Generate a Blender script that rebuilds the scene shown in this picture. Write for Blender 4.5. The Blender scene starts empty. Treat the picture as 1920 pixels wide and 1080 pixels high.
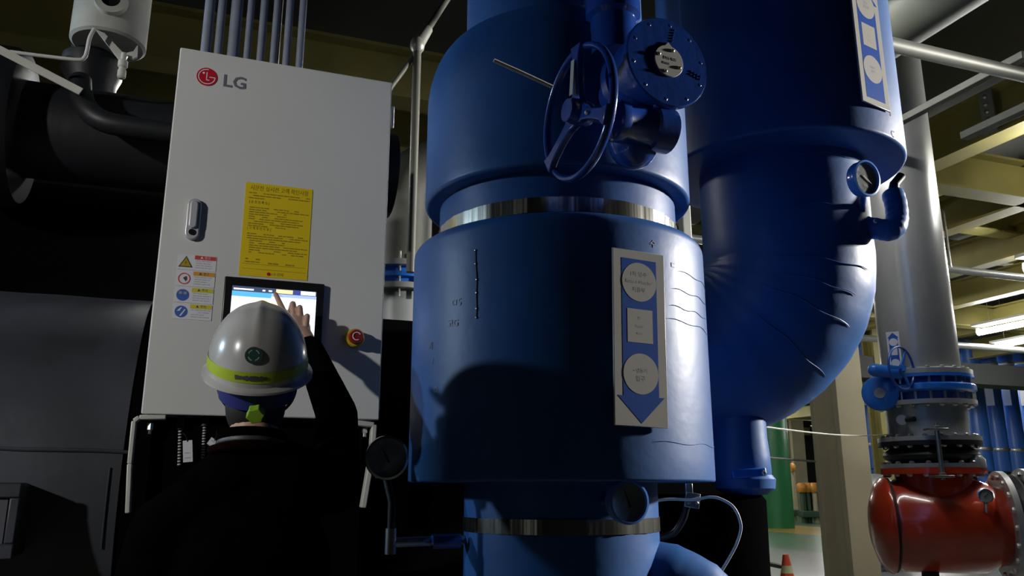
import bpy, bmesh, math, random
from mathutils import Matrix, Vector, Euler
random.seed(7)
sc = bpy.context.scene
col = sc.collection
pi = math.pi; R = math.radians

# ------------------------------------------------------------------ camera
F, TH, HC = 1530.0, R(13.8), 1.35
cd = bpy.data.cameras.new('camera'); cam = bpy.data.objects.new('camera', cd); col.objects.link(cam)
cd.sensor_width = 36.0; cd.lens = 36.0 * F / 1920.0; cd.clip_start = 0.05; cd.clip_end = 200
cam.location = (0, 0, HC); cam.rotation_euler = (pi/2 + TH, 0, 0)
sc.camera = cam

# ------------------------------------------------------------------ world and exposure
w = bpy.data.worlds.new('world'); sc.world = w; w.use_nodes = True
w.node_tree.nodes['Background'].inputs[0].default_value = (0.55, 0.62, 0.62, 1)
w.node_tree.nodes['Background'].inputs[1].default_value = 0.004
vs = sc.view_settings
vs.view_transform = 'Standard'; vs.look = 'None'; vs.gamma = 1.0; vs.exposure = 0.0; vs.use_curve_mapping = False

YAW = R(20); CU, SU = math.cos(YAW), math.sin(YAW)
def U(u, v, z=0.0): return Vector((u*CU - v*SU, u*SU + v*CU, z))     # room axes -> world
def UVof(p): return (p[0]*CU + p[1]*SU, -p[0]*SU + p[1]*CU)
RZ = Matrix.Rotation(YAW, 4, 'Z')
def T(p): return Matrix.Translation(Vector(p))

# key lamps (their fixtures are built further down, around the same places)
FLOOD_POS = Vector((-4.1, -2.3, 3.05))
LEFT_LAMP = Vector((-6.2, 1.75, 3.1))
RIGHT_LAMP = Vector((6.6, 3.7, 3.3))
fl = bpy.data.lights.new('floodlight_beam', 'SPOT'); fl.energy = 700; fl.color = (1.0, 0.985, 0.95)
fl.spot_size = R(34); fl.spot_blend = 0.8; fl.shadow_soft_size = 0.09
flo = bpy.data.objects.new('floodlight_beam', fl); col.objects.link(flo); flo.location = FLOOD_POS
FLOOD_AIM = Vector((-1.0, 2.45, 1.8))
flo.rotation_euler = (FLOOD_AIM - FLOOD_POS).to_track_quat('-Z', 'Y').to_euler()
def spot(name, p, aim, power, size, blend, soft, color):
    l = bpy.data.lights.new(name, 'SPOT'); l.energy = power; l.color = color; l.spot_size = R(size); l.spot_blend = blend; l.shadow_soft_size = soft
    o = bpy.data.objects.new(name, l); col.objects.link(o); o.location = p
    o.rotation_euler = (Vector(aim)-Vector(p)).to_track_quat('-Z', 'Y').to_euler()
LEFT_AIM = Vector((0.1, 2.3, 2.05)); RIGHT_AIM = Vector((0.7, 2.7, 2.25))
spot('left_lamp_light', LEFT_LAMP, LEFT_AIM, 420, 26, 0.4, 0.12, (0.62, 0.82, 1.0))
spot('right_lamp_light', RIGHT_LAMP, RIGHT_AIM, 3000, 40, 0.35, 0.16, (1.0, 0.95, 0.88))

# ------------------------------------------------------------------ pixel helpers (turn the photograph's pixels into points at a known distance)
cT, sT = math.cos(TH), math.sin(TH)
def ray(px, py):
    a = (px-960)/F; b = (540-py)/F
    return Vector((a, cT - sT*b, sT + cT*b))
CAM = Vector((0, 0, HC))
def PY(px, py, Y): d = ray(px, py); return CAM + d*(Y/d.y)
def PZ(px, py, Z): d = ray(px, py); return CAM + d*((Z-HC)/d.z)
def PR(px, py, D): d = ray(px, py); return CAM + d*(D/math.hypot(d.x, d.y))
def PV(px, py, v):                                   # on the vertical plane v = const (parallel to the cabinet's front)
    d = ray(px, py); n = Vector((-SU, CU, 0)); return CAM + d*(v/d.dot(n))
def PU(px, py, u):
    d = ray(px, py); n = Vector((CU, SU, 0)); return CAM + d*(u/d.dot(n))

# ------------------------------------------------------------------ materials
def new_mat(name):
    m = bpy.data.materials.new(name); m.use_nodes = True
    nt = m.node_tree; return m, nt, nt.nodes['Principled BSDF']
def mat(name, c, rough=0.5, metal=0.0, var=0.0, scale=8.0, bump=0.0, bscale=60.0, stretch=None, spec=0.5, coat=0.0, c2=None, detail=4.0):
    m, nt, b = new_mat(name); N, L = nt.nodes, nt.links
    b.inputs['Base Color'].default_value = (*c, 1); b.inputs['Roughness'].default_value = rough
    b.inputs['Metallic'].default_value = metal; b.inputs['Specular IOR Level'].default_value = spec
    b.inputs['Coat Weight'].default_value = coat
    if var > 0 or bump > 0:
        tc = N.new('ShaderNodeTexCoord'); mp = N.new('ShaderNodeMapping'); L.new(tc.outputs['Object'], mp.inputs[0])
        if stretch: mp.inputs['Scale'].default_value = stretch
    if var > 0:
        n = N.new('ShaderNodeTexNoise'); n.inputs['Scale'].default_value = scale; n.inputs['Detail'].default_value = detail
        L.new(mp.outputs[0], n.inputs['Vector'])
        r = N.new('ShaderNodeValToRGB'); L.new(n.outputs['Fac'], r.inputs[0])
        d = c2 if c2 else tuple(max(0, x*(1-var)) for x in c)
        r.color_ramp.elements[0].position = 0.32; r.color_ramp.elements[0].color = (*d, 1)
        r.color_ramp.elements[1].position = 0.68; r.color_ramp.elements[1].color = (*c, 1)
        L.new(r.outputs[0], b.inputs['Base Color'])
    if bump > 0:
        n2 = N.new('ShaderNodeTexNoise'); n2.inputs['Scale'].default_value = bscale; n2.inputs['Detail'].default_value = 3
        L.new(mp.outputs[0], n2.inputs['Vector'])
        bp = N.new('ShaderNodeBump'); bp.inputs['Strength'].default_value = bump; bp.inputs['Distance'].default_value = 0.01
        L.new(n2.outputs['Fac'], bp.inputs['Height']); L.new(bp.outputs[0], b.inputs['Normal'])
    return m
def emit(name, c, s):
    m, nt, b = new_mat(name); b.inputs['Base Color'].default_value = (*c, 1)
    b.inputs['Emission Color'].default_value = (*c, 1); b.inputs['Emission Strength'].default_value = s
    b.inputs['Roughness'].default_value = 0.3
    return m
M = {}
M['lagging'] = mat('blue_lagging', (0.024, 0.112, 0.36), 0.44, spec=0.4, var=0.25, scale=5, bump=0.12, bscale=14)
M['gloss_blue'] = mat('blue_gloss_paint', (0.012, 0.055, 0.30), 0.22, var=0.2, scale=12, bump=0.08, bscale=40, coat=0.4)
M['bright_blue'] = mat('blue_valve_paint', (0.02, 0.16, 0.62), 0.3, var=0.15, scale=10, coat=0.3)
M['steel_band'] = mat('polished_band', (0.78, 0.78, 0.72), 0.2, 1.0, bump=0.5, bscale=18, stretch=(1, 1, 0.02))
M['steel'] = mat('galvanised_steel', (0.55, 0.56, 0.56), 0.32, 0.9, var=0.25, scale=20)
M['zinc'] = mat('zinc_bolt', (0.7, 0.7, 0.68), 0.28, 0.9)
M['white_sheet'] = mat('white_powder_coat', (0.60, 0.60, 0.585), 0.42, var=0.05, scale=3, bump=0.02, bscale=200)
M['off_white'] = mat('off_white_paint', (0.52, 0.52, 0.47), 0.45, var=0.15, scale=14)
M['black_rubber'] = mat('black_rubber_insulation', (0.011, 0.012, 0.015), 0.5, spec=0.35, var=0.4, scale=7, bump=0.25, bscale=9)
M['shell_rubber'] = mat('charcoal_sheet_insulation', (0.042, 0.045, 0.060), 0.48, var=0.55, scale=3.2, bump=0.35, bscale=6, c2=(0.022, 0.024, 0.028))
M['soot'] = mat('soot_black', (0.0022, 0.0022, 0.0026), 0.8, spec=0.0)  # near-black with shade put into the colour; also the drum's own black
M['black'] = mat('black_plastic', (0.008, 0.008, 0.009), 0.35)
M['matte_black'] = mat('matte_black_metal', (0.012, 0.012, 0.012), 0.6)
M['conduit'] = mat('grey_conduit', (0.20, 0.23, 0.30), 0.5, var=0.2, scale=12)
M['beam'] = mat('olive_yellow_steel_paint', (0.29, 0.245, 0.07), 0.55, var=0.25, scale=2.5, c2=(0.21, 0.19, 0.06))
M['cream'] = mat('cream_column_paint', (0.50, 0.45, 0.30), 0.5, var=0.12, scale=2)
M['deck'] = mat('dark_ceiling_deck', (0.05, 0.05, 0.04), 0.8, var=0.3, scale=1)
M['wall'] = mat('dark_plant_wall', (0.06, 0.065, 0.065), 0.8, var=0.2, scale=1)
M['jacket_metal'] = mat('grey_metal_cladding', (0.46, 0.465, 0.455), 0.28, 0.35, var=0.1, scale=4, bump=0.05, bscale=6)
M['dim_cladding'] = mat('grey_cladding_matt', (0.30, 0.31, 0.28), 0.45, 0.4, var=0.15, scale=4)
M['grey_flange'] = mat('grey_flange_paint', (0.42, 0.43, 0.42), 0.35, 0.3, var=0.15, scale=15)
M['red'] = mat('red_oxide_gloss', (0.52, 0.045, 0.014), 0.22, var=0.2, scale=5, coat=0.5)
M['grey_paint'] = mat('grey_machine_paint', (0.26, 0.28, 0.28), 0.4, var=0.1, scale=6)
M['glass_dial'] = mat('dial_face', (0.42, 0.44, 0.42), 0.25, var=0.1, scale=30, coat=0.6)
M['needle'] = mat('dial_black', (0.01, 0.01, 0.01), 0.5)
M['satin'] = mat('satin_silver', (0.50, 0.50, 0.53), 0.35, 0.25)
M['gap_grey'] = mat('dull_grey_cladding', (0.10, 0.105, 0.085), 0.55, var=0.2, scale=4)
M['chrome'] = mat('chrome', (0.75, 0.76, 0.76), 0.15, 1.0)
M['blue_rim'] = mat('blue_gauge_rim', (0.09, 0.27, 0.75), 0.25, 0.0, coat=0.8)
M['sign_white'] = mat('sign_white_plastic', (0.46, 0.455, 0.43), 0.35, var=0.05, scale=10)
M['sign_blue'] = mat('sign_blue_print', (0.02, 0.085, 0.40), 0.32)
M['print'] = mat('dark_print', (0.06, 0.06, 0.065), 0.6)
M['grey_print'] = mat('grey_print', (0.27, 0.28, 0.31), 0.6)
M['pale_print'] = mat('pale_print', (0.40, 0.41, 0.44), 0.6)
M['yellow_sheet'] = mat('yellow_notice', (0.72, 0.53, 0.01), 0.45)
M['olive_print'] = mat('notice_print', (0.30, 0.22, 0.01), 0.6)
M['label_white'] = mat('label_white', (0.66, 0.66, 0.70), 0.45)
M['label_red'] = mat('label_red', (0.55, 0.06, 0.05), 0.45)
M['label_orange'] = mat('label_orange', (0.62, 0.30, 0.04), 0.45)
M['label_yellow'] = mat('label_yellow', (0.58, 0.52, 0.05), 0.45)
M['label_blue'] = mat('label_blue', (0.05, 0.12, 0.42), 0.45)
M['logo_red'] = mat('logo_red', (0.46, 0.008, 0.022), 0.4)
M['logo_grey'] = mat('logo_grey', (0.14, 0.145, 0.17), 0.4)
M['estop_red'] = mat('stop_red', (0.22, 0.006, 0.006), 0.35, coat=0.2)
M['estop_yellow'] = mat('stop_yellow', (0.42, 0.30, 0.015), 0.4)
M['helmet'] = mat('helmet_shell', (0.50, 0.49, 0.47), 0.24, var=0.14, scale=9, coat=0.5, c2=(0.40, 0.385, 0.37))
M['lime'] = mat('lime_band', (0.36, 0.47, 0.02), 0.4)
M['lime_knob'] = mat('lime_knob', (0.25, 0.46, 0.03), 0.4)
M['navy_strap'] = mat('navy_harness', (0.015, 0.02, 0.14), 0.5)
M['green_mark'] = mat('dark_green_mark', (0.006, 0.05, 0.038), 0.5)
M['skin'] = mat('skin', (0.42, 0.25, 0.18), 0.5, var=0.12, scale=40)
M['cloth'] = mat('black_workwear', (0.0022, 0.0022, 0.0025), 1.0, var=0.4, scale=20, bump=0.3, bscale=30, spec=0.0)
M['dark_red_cloth'] = mat('dark_red_cloth', (0.006, 0.0008, 0.0008), 1.0, spec=0.03)
M['reflective'] = mat('grey_piping', (0.05, 0.05, 0.05), 0.5)
M['hair'] = mat('hair', (0.012, 0.010, 0.009), 0.6)
M['cable_white'] = mat('white_cable', (0.55, 0.55, 0.53), 0.45)
M['green'] = mat('green_pipe_paint', (0.03, 0.22, 0.09), 0.4)
M['orange'] = mat('orange_paint', (0.60, 0.26, 0.04), 0.45, var=0.3, scale=20)
M['cone_red'] = mat('cone_red', (0.62, 0.08, 0.03), 0.4)
M['cone_band'] = mat('cone_band', (0.60, 0.62, 0.35), 0.4)
M['far_blue'] = mat('far_blue_lagging', (0.025, 0.11, 0.42), 0.35, var=0.15, scale=2)
M['dark_olive'] = mat('dark_green_pipe', (0.04, 0.08, 0.045), 0.5)
M['tube'] = emit('lit_fluorescent_tube', (1.0, 1.0, 0.97), 80)
M['lamp_body'] = mat('lamp_housing', (0.6, 0.6, 0.58), 0.5)
M['scr_white'] = emit('screen_white', (0.93, 0.96, 1.0), 1.35)
M['scr_head'] = emit('screen_header', (0.05, 0.07, 0.14), 0.9)
M['scr_cyan'] = emit('screen_cyan', (0.12, 0.50, 0.86), 0.9)
M['scr_pale'] = emit('screen_pale_blue', (0.40, 0.55, 0.92), 0.95)
M['scr_yellow'] = emit('screen_yellow', (1.0, 0.82, 0.42), 1.0)
M['scr_blue'] = emit('screen_blue', (0.06, 0.08, 0.40), 0.8)

# ------------------------------------------------------------------ mesh builder
class MB:
    def __init__(s): s.v = []; s.f = []; s.m = []; s.k = 0
    def add(s, verts, faces, X=None):
        o = len(s.v)
        for p in verts: s.v.append((X @ Vector(p)) if X is not None else Vector(p))
        for f in faces: s.f.append(tuple(i+o for i in f)); s.m.append(s.k)
        return s
    def box(s, c, d, X=None):
        x, y, z = [q/2 for q in d]; cx, cy, cz = c
        v = [(cx+i*x, cy+j*y, cz+k*z) for i in (-1, 1) for j in (-1, 1) for k in (-1, 1)]
        return s.add(v, [(0,1,3,2),(4,6,7,5),(0,4,5,1),(2,3,7,6),(0,2,6,4),(1,5,7,3)], X)
    def lathe(s, prof, n=48, X=None, closed=False):       # prof: (r, z) pairs along local z
        v = []; f = []; k = len(prof)
        for r, z in prof:
            for i in range(n):
                a = 2*pi*i/n; v.append((r*math.cos(a), r*math.sin(a), z))
        for j in range(k-1 if not closed else k):
            j2 = (j+1) % k
            for i in range(n):
                i2 = (i+1) % n
                f.append((j*n+i, j*n+i2, j2*n+i2, j2*n+i))
        if not closed:
            if prof[0][0] > 1e-5: f.append(tuple(range(n-1, -1, -1)))
            if prof[-1][0] > 1e-5: f.append(tuple(range((k-1)*n, k*n)))
        return s.add(v, f, X)
    def cyl(s, p0, p1, r0, r1=None, n=24):
        p0, p1 = Vector(p0), Vector(p1); d = p1-p0
        X = T(p0) @ d.to_track_quat('Z', 'Y').to_matrix().to_4x4()
        return s.lathe([(r0, 0), (r0 if r1 is None else r1, d.length)], n, X)
    def tube(s, pts, r, n=14, cap=True):
        pts = [Vector(p) for p in pts]; k = len(pts); rs = r if isinstance(r, (list, tuple)) else [r]*k
        v = []; f = []; prev = None
        for i, p in enumerate(pts):
            t = (pts[min(i+1, k-1)] - pts[max(i-1, 0)]).normalized()
            if prev is None:
                a = Vector((0, 0, 1)) if abs(t.z) < 0.9 else Vector((1, 0, 0)); nrm = t.cross(a).normalized()
            else: nrm = (prev - t*prev.dot(t)).normalized()
            prev = nrm; b = t.cross(nrm)
            for q in range(n):
                a = 2*pi*q/n; v.append(p + (nrm*math.cos(a) + b*math.sin(a))*rs[i])
        for i in range(k-1):
            for q in range(n):
                q2 = (q+1) % n; f.append((i*n+q, i*n+q2, (i+1)*n+q2, (i+1)*n+q))
        if cap: f.append(tuple(range(n-1, -1, -1))); f.append(tuple(range((k-1)*n, k*n)))
        return s.add(v, f)
    def ell(s, c, rad, n=20, m=12, X=None):
        v = [(0, 0, -1)]; f = []
        for j in range(1, m):
            t = -pi/2 + pi*j/m
            for i in range(n): a = 2*pi*i/n; v.append((math.cos(t)*math.cos(a), math.cos(t)*math.sin(a), math.sin(t)))
        v.append((0, 0, 1)); L = len(v)-1
        for i in range(n): f.append((0, 1+(i+1) % n, 1+i)); f.append((L, L-n+i, L-n+(i+1) % n))
        for j in range(m-2):
            for i in range(n):
                i2 = (i+1) % n; f.append((1+j*n+i, 1+j*n+i2, 1+(j+1)*n+i2, 1+(j+1)*n+i))
        v = [(c[0]+p[0]*rad[0], c[1]+p[1]*rad[1], c[2]+p[2]*rad[2]) for p in v]
        return s.add(v, f, X)
    def torus(s, R0, r, n=48, m=12, X=None, a0=0, a1=2*pi):
        full = abs(a1-a0) > 2*pi-1e-4; v = []; f = []; k = n if full else n+1
        for i in range(k):
            a = a0+(a1-a0)*i/n
            for j in range(m):
                b = 2*pi*j/m; q = R0+r*math.cos(b); v.append((q*math.cos(a), q*math.sin(a), r*math.sin(b)))
        for i in range(n):
            i2 = (i+1) % k
            for j in range(m):
                j2 = (j+1) % m; f.append((i*m+j, i2*m+j, i2*m+j2, i*m+j2))
        if not full: f.append(tuple(range(m-1, -1, -1))); f.append(tuple(range(n*m, n*m+m)))
        return s.add(v, f, X)
    def prism(s, poly, y0, y1, X=None):                    # polygon in local x,z extruded along local y (y0 = front)
        n = len(poly); v = [(x, y0, z) for x, z in poly] + [(x, y1, z) for x, z in poly]
        f = [tuple(range(n)), tuple(range(2*n-1, n-1, -1))]
        for i in range(n): j = (i+1) % n; f.append((i, n+i, n+j, j))
        return s.add(v, f, X)
    def mesh(s, name, W=None, mats=(), smooth=40):
        me = bpy.data.meshes.new(name)
        inv = W.inverted() if W is not None else None
        me.from_pydata([(inv @ p) if inv is not None else p for p in s.v], [], s.f)
        for m in mats: me.materials.append(m)
        if len(mats) > 1: me.polygons.foreach_set('material_index', s.m)
        bm = bmesh.new(); bm.from_mesh(me); bmesh.ops.recalc_face_normals(bm, faces=bm.faces); bm.to_mesh(me); bm.free()
        if smooth:
            me.shade_smooth(); me.set_sharp_from_angle(angle=R(smooth))
        return me
WM = {}
def tag(o, label=None, cat=None, group=None, kind=None):
    if label: o['label'] = label
    if cat: o['category'] = cat
    if group: o['group'] = group
    if kind: o['kind'] = kind
    return o
def thing(name, loc, label, cat, group=None, rz=0.0, kind=None):
    o = bpy.data.objects.new(name, None); col.objects.link(o); o.location = loc; o.rotation_euler = (0, 0, rz)
    o.empty_display_size = 0.1
    WM[o.name] = T(loc) @ Matrix.Rotation(rz, 4, 'Z')
    return tag(o, label, cat, group, kind)
def obj(name, mb, m, parent=None, bevel=0.0, smooth=40, origin=None):
    mats = [M[x] for x in ([m] if isinstance(m, str) else m)]
    if parent is not None: W = WM[parent.name]
    else: W = T(origin) if origin is not None else T(sum(mb.v, Vector())/max(1, len(mb.v)))
    me = mb.mesh(name, W, mats, smooth)
    o = bpy.data.objects.new(name, me); col.objects.link(o)
    if parent is not None: o.parent = parent; WM[o.name] = W
    else: o.matrix_world = W; WM[o.name] = W
    if bevel:
        b = o.modifiers.new('bevel', 'BEVEL'); b.width = bevel; b.segments = 2; b.limit_method = 'ANGLE'; b.angle_limit = R(50)
    return o
def inst(name, me, X, parent):                            # shared mesh data, X = world matrix
    o = bpy.data.objects.new(name, me); col.objects.link(o)
    o.parent = parent; o.matrix_basis = WM[parent.name].inverted() @ X; WM[o.name] = X
    return o
def text(name, s, size, X, m, parent, align='CENTER', bold=False, ext=0.0002, sx=1.0):
    cu = bpy.data.curves.new(name, 'FONT'); cu.body = s; cu.size = size; cu.align_x = align; cu.align_y = 'CENTER'
    cu.extrude = ext; cu.resolution_u = 2; cu.offset = size*0.02 if bold else 0.0
    tmp = bpy.data.objects.new('tmp', cu); col.objects.link(tmp)
    dg = bpy.context.evaluated_depsgraph_get(); me = bpy.data.meshes.new_from_object(tmp.evaluated_get(dg))
    bpy.data.objects.remove(tmp); bpy.data.curves.remove(cu)
    me.name = name; me.materials.clear(); me.materials.append(M[m])
    me.transform(WM[parent.name].inverted() @ X @ Matrix.Diagonal((sx, 1, 1, 1)))
    o = bpy.data.objects.new(name, me); col.objects.link(o); o.parent = parent; WM[o.name] = WM[parent.name]
    return o
def circ(r, n=32, a0=0, a1=2*pi, cx=0, cz=0, rz=None):
    rz = r if rz is None else rz
    full = abs(a1-a0) > 6.28
    k = n if full else n+1
    return [(cx+r*math.cos(a0+(a1-a0)*i/n), cz+rz*math.sin(a0+(a1-a0)*i/n)) for i in range(k)]
def smooth_path(pts, k=8):                                 # Catmull-Rom
    pts = [Vector(p) for p in pts]; out = []
    for i in range(len(pts)-1):
        p0 = pts[max(i-1, 0)]; p1 = pts[i]; p2 = pts[i+1]; p3 = pts[min(i+2, len(pts)-1)]
        for j in range(k):
            t = j/k
            out.append(0.5*((2*p1)+(p2-p0)*t+(2*p0-5*p1+4*p2-p3)*t*t+(3*p1-p0-3*p2+p3)*t**3))
    out.append(pts[-1]); return out
def axisX(p, d):                                           # matrix with local z along d at p
    return T(p) @ Vector(d).to_track_quat('Z', 'Y').to_matrix().to_4x4()
def face_frame(p, n):                                      # local x right, z up, -y towards viewer side n
    n = Vector(n).normalized(); up = Vector((0, 0, 1)); x = up.cross(n).normalized(); z = n.cross(x).normalized()
    Mx = Matrix((x, -n, z)).transposed().to_4x4(); return T(p) @ Mx
TXT = Matrix.Rotation(pi/2, 4, 'X')                        # text (x,y) -> local (x,z), facing -y

bolt_mb = MB(); bolt_mb.lathe([(0.0, 0.5), (0.28, 0.46), (0.45, 0.32), (0.5, 0.2), (0.5, 0.0)], 6)
BOLT = bolt_mb.mesh('bolt', None, [M['zinc']], 30)
stud_mb = MB(); stud_mb.lathe([(0.5, -0.5), (0.5, 0.5)], 8)
STUD = stud_mb.mesh('stud', None, [M['zinc']], 40)
BBOLT = bolt_mb.mesh('bolt', None, [M['gloss_blue']], 30)
def ring_bolts(parent, X, radius, n, size, hh=1.0, me=None, a0=0.0, name='bolt'):
    for i in range(n):
        a = a0+2*pi*i/n
        inst(name, me or BOLT, X @ T((radius*math.cos(a), radius*math.sin(a), 0)) @ Matrix.Diagonal((size, size, size*hh, 1)), parent)

# ================================================================== SETTING
fm, nt, b = new_mat('painted_plant_floor'); N, L = nt.nodes, nt.links
geo = N.new('ShaderNodeNewGeometry'); mp = N.new('ShaderNodeMapping'); mp.vector_type = 'TEXTURE'
mp.inputs['Rotation'].default_value = (0, 0, YAW); L.new(geo.outputs['Position'], mp.inputs[0])
sx = N.new('ShaderNodeSeparateXYZ'); L.new(mp.outputs[0], sx.inputs[0])
def mathn(op, a, bb):
    n = N.new('ShaderNodeMath'); n.operation = op; L.new(a, n.inputs[0])
    if isinstance(bb, float): n.inputs[1].default_value = bb
    else: L.new(bb, n.inputs[1])
    return n.outputs[0]
ns = N.new('ShaderNodeTexNoise'); ns.inputs['Scale'].default_value = 0.6; ns.inputs['Detail'].default_value = 5; L.new(geo.outputs['Position'], ns.inputs['Vector'])
cr = N.new('ShaderNodeValToRGB'); L.new(ns.outputs['Fac'], cr.inputs[0])
cr.color_ramp.elements[0].color = (0.20, 0.21, 0.19, 1); cr.color_ramp.elements[1].color = (0.30, 0.31, 0.28, 1)
def band(lo, hi): return mathn('MULTIPLY', mathn('GREATER_THAN', sx.outputs[0], lo), mathn('LESS_THAN', sx.outputs[0], hi))
def mixc(fac, a, c):
    n = N.new('ShaderNodeMix'); n.data_type = 'RGBA'; L.new(fac, n.inputs[0]); L.new(a, n.inputs[6]); n.inputs[7].default_value = (*c, 1); return n.outputs[2]
cc = mixc(band(12.6, 17.2), cr.outputs[0], (0.10, 0.22, 0.13))
cc = mixc(band(17.2, 20.8), cc, (0.62, 0.40, 0.06))
cc = mixc(band(20.8, 60.0), cc, (0.07, 0.15, 0.08))
L.new(cc, b.inputs['Base Color']); b.inputs['Roughness'].default_value = 0.28
M['floor'] = fm
fb = MB(); fb.box((0, 0, 0), (70, 80, 0.2), T(U(12, 20, -0.1)) @ RZ)
tag(obj('floor', fb, 'floor', smooth=0), kind='structure')
ce = MB(); ce.box((0, 0, 0), (70, 80, 0.2), T(U(12, 20, 5.1)) @ RZ)
ceiling = tag(obj('ceiling', ce, 'deck', smooth=0), kind='structure')
wb = MB(); wb.box((0, 0, 0), (70, 0.3, 6), T(U(12, 48, 2.5)) @ RZ); tag(obj('wall_back', wb, 'wall', smooth=0), kind='structure')
wl = MB(); wl.box((0, 0, 0), (0.3, 80, 6), T(U(-11, 20, 2.5)) @ RZ); tag(obj('wall_left', wl, 'wall', smooth=0), kind='structure')
wr = MB(); wr.box((0, 0, 0), (0.3, 80, 6), T(U(46, 20, 2.5)) @ RZ); tag(obj('wall_right', wr, 'wall', smooth=0), kind='structure')
wf = MB(); wf.box((0, 0, 0), (70, 0.3, 6), T(U(12, -14, 2.5)) @ RZ); tag(obj('wall_front', wf, 'wall', smooth=0), kind='structure')

def ibeam(p0, p1, zb, h=0.4, wd=0.22, t=0.025, m='beam', name='beam'):
    p0 = Vector(p0); p1 = Vector(p1); d = (p1-p0); L_ = d.length; a = math.atan2(d.y, d.x)
    X = T(((p0.x+p1.x)/2, (p0.y+p1.y)/2, zb)) @ Matrix.Rotation(a, 4, 'Z')
    g = MB(); g.box((0, 0, t/2), (L_, wd, t), X); g.box((0, 0, h-t/2), (L_, wd, t), X); g.box((0, 0, h/2), (L_, t, h-2*t), X)
    return obj(name, g, m, ceiling, smooth=0)
# beams along the depth of the hall
for u_ in (5.8, 7.5, 9.1, 10.8, 13.0, 15.6, 18.6, 22.0): ibeam(U(u_, 3.2 if u_ < 6 else 2.0), U(u_, 44), 4.1)
ibeam(U(-6.5, 2), U(-6.5, 44), 4.1)
# beams across
for v_, zb in ((5.45, 4.1), (6.9, 4.35), (10.5, 4.1), (16, 4.1), (22, 4.1), (28, 4.1), (36, 4.1)): ibeam(U(-10, v_), U(30, v_), zb)
for v_ in (3.1, 8.4, 12.5, 14.2, 18.6, 25.0, 32.0): ibeam(U(-10, v_), U(30, v_), 4.55, 0.25, 0.15)
# bolted splice on the nearest depth beam
sp = PU(1852, 205, 5.68); g = MB(); g.box((0, 0, 0), (0.02, 0.12, 0.36), T((sp.x, sp.y, 4.30)) @ RZ); spl = obj('splice_plate', g, 'dim_cladding', ceiling, smooth=0)
for k in range(5): inst('bolt', BOLT, T((sp.x, sp.y, 4.17+0.065*k)) @ RZ @ T((-0.01, 0, 0)) @ Matrix.Rotation(-pi/2, 4, 'Y') @ Matrix.Diagonal((0.04, 0.04, 0.04, 1)), ceiling)

# unseen column added behind the viewer to keep the floodlight off the middle pipe
b_ = R(41.2); pc_ = FLOOD_POS + Vector((math.cos(b_), math.sin(b_), 0))*2.5
cc_ = thing('concrete_column', (pc_.x, pc_.y, 0), 'square concrete column standing behind the viewer', 'column', rz=b_)
g = MB(); g.box((0, 0, 2.5), (0.5, 0.60, 4.98), T((pc_.x, pc_.y, 0)) @ Matrix.Rotation(b_, 4, 'Z')); obj('shaft', g, 'wall', cc_, bevel=0.02)
g = MB(); g.box((0, 0, 0.06), (0.56, 0.66, 0.12), T((pc_.x, pc_.y, 0)) @ Matrix.Rotation(b_, 4, 'Z')); obj('plinth', g, 'wall', cc_, bevel=0.01)

# ================================================================== CONTROL CABINET
CU0, CV0, CW, CZ0, CZ1, CDP = -0.192, 2.562, 0.683, 1.557, 2.716, 0.17
CF = T(U(CU0, CV0)) @ RZ
cab = thing('control_cabinet', U(CU0+CW/2, CV0+CDP/2, CZ0), 'tall white sheet-metal control cabinet with touch screen and red emergency stop', 'cabinet', rz=YAW)
g = MB(); g.box((CW/2, CDP/2+0.012, (CZ0+CZ1)/2), (CW-0.012, CDP-0.02, CZ1-CZ0-0.01), CF); obj('body', g, 'white_sheet', cab, bevel=0.003)
g = MB(); g.box((CW/2, 0.009, (CZ0+CZ1)/2), (CW, 0.018, CZ1-CZ0), CF); obj('door', g, 'white_sheet', cab, bevel=0.004)
# hinge pin on the right side
g = MB(); g.cyl(CF @ Vector((CW+0.012, 0.03, 2.56)), CF @ Vector((CW+0.012, 0.03, 2.64)), 0.005, n=10); obj('hinge', g, 'steel', cab)
# swing handle
hx, hz = 0.088, 2.147
g = MB(); g.prism([(hx+x, hz+z) for x, z in circ(0.021, 12, 0, pi, 0, 0.045) + circ(0.021, 12, pi, 2*pi, 0, -0.045)], -0.014, 0.0, CF); hd = obj('handle', g, 'satin', cab, bevel=0.004)
g = MB(); g.prism([(hx+x, hz+z) for x, z in circ(0.0115, 10, 0, pi, 0, 0.045) + circ(0.0115, 10, pi, 2*pi, 0, -0.02)], -0.022, -0.012, CF); obj('lever', g, 'satin', hd, bevel=0.003)
g = MB(); g.prism(circ(0.0095, 20, cx=hx, cz=hz-0.043), -0.017, -0.013, CF); obj('keyhole', g, 'black', hd)
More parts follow.
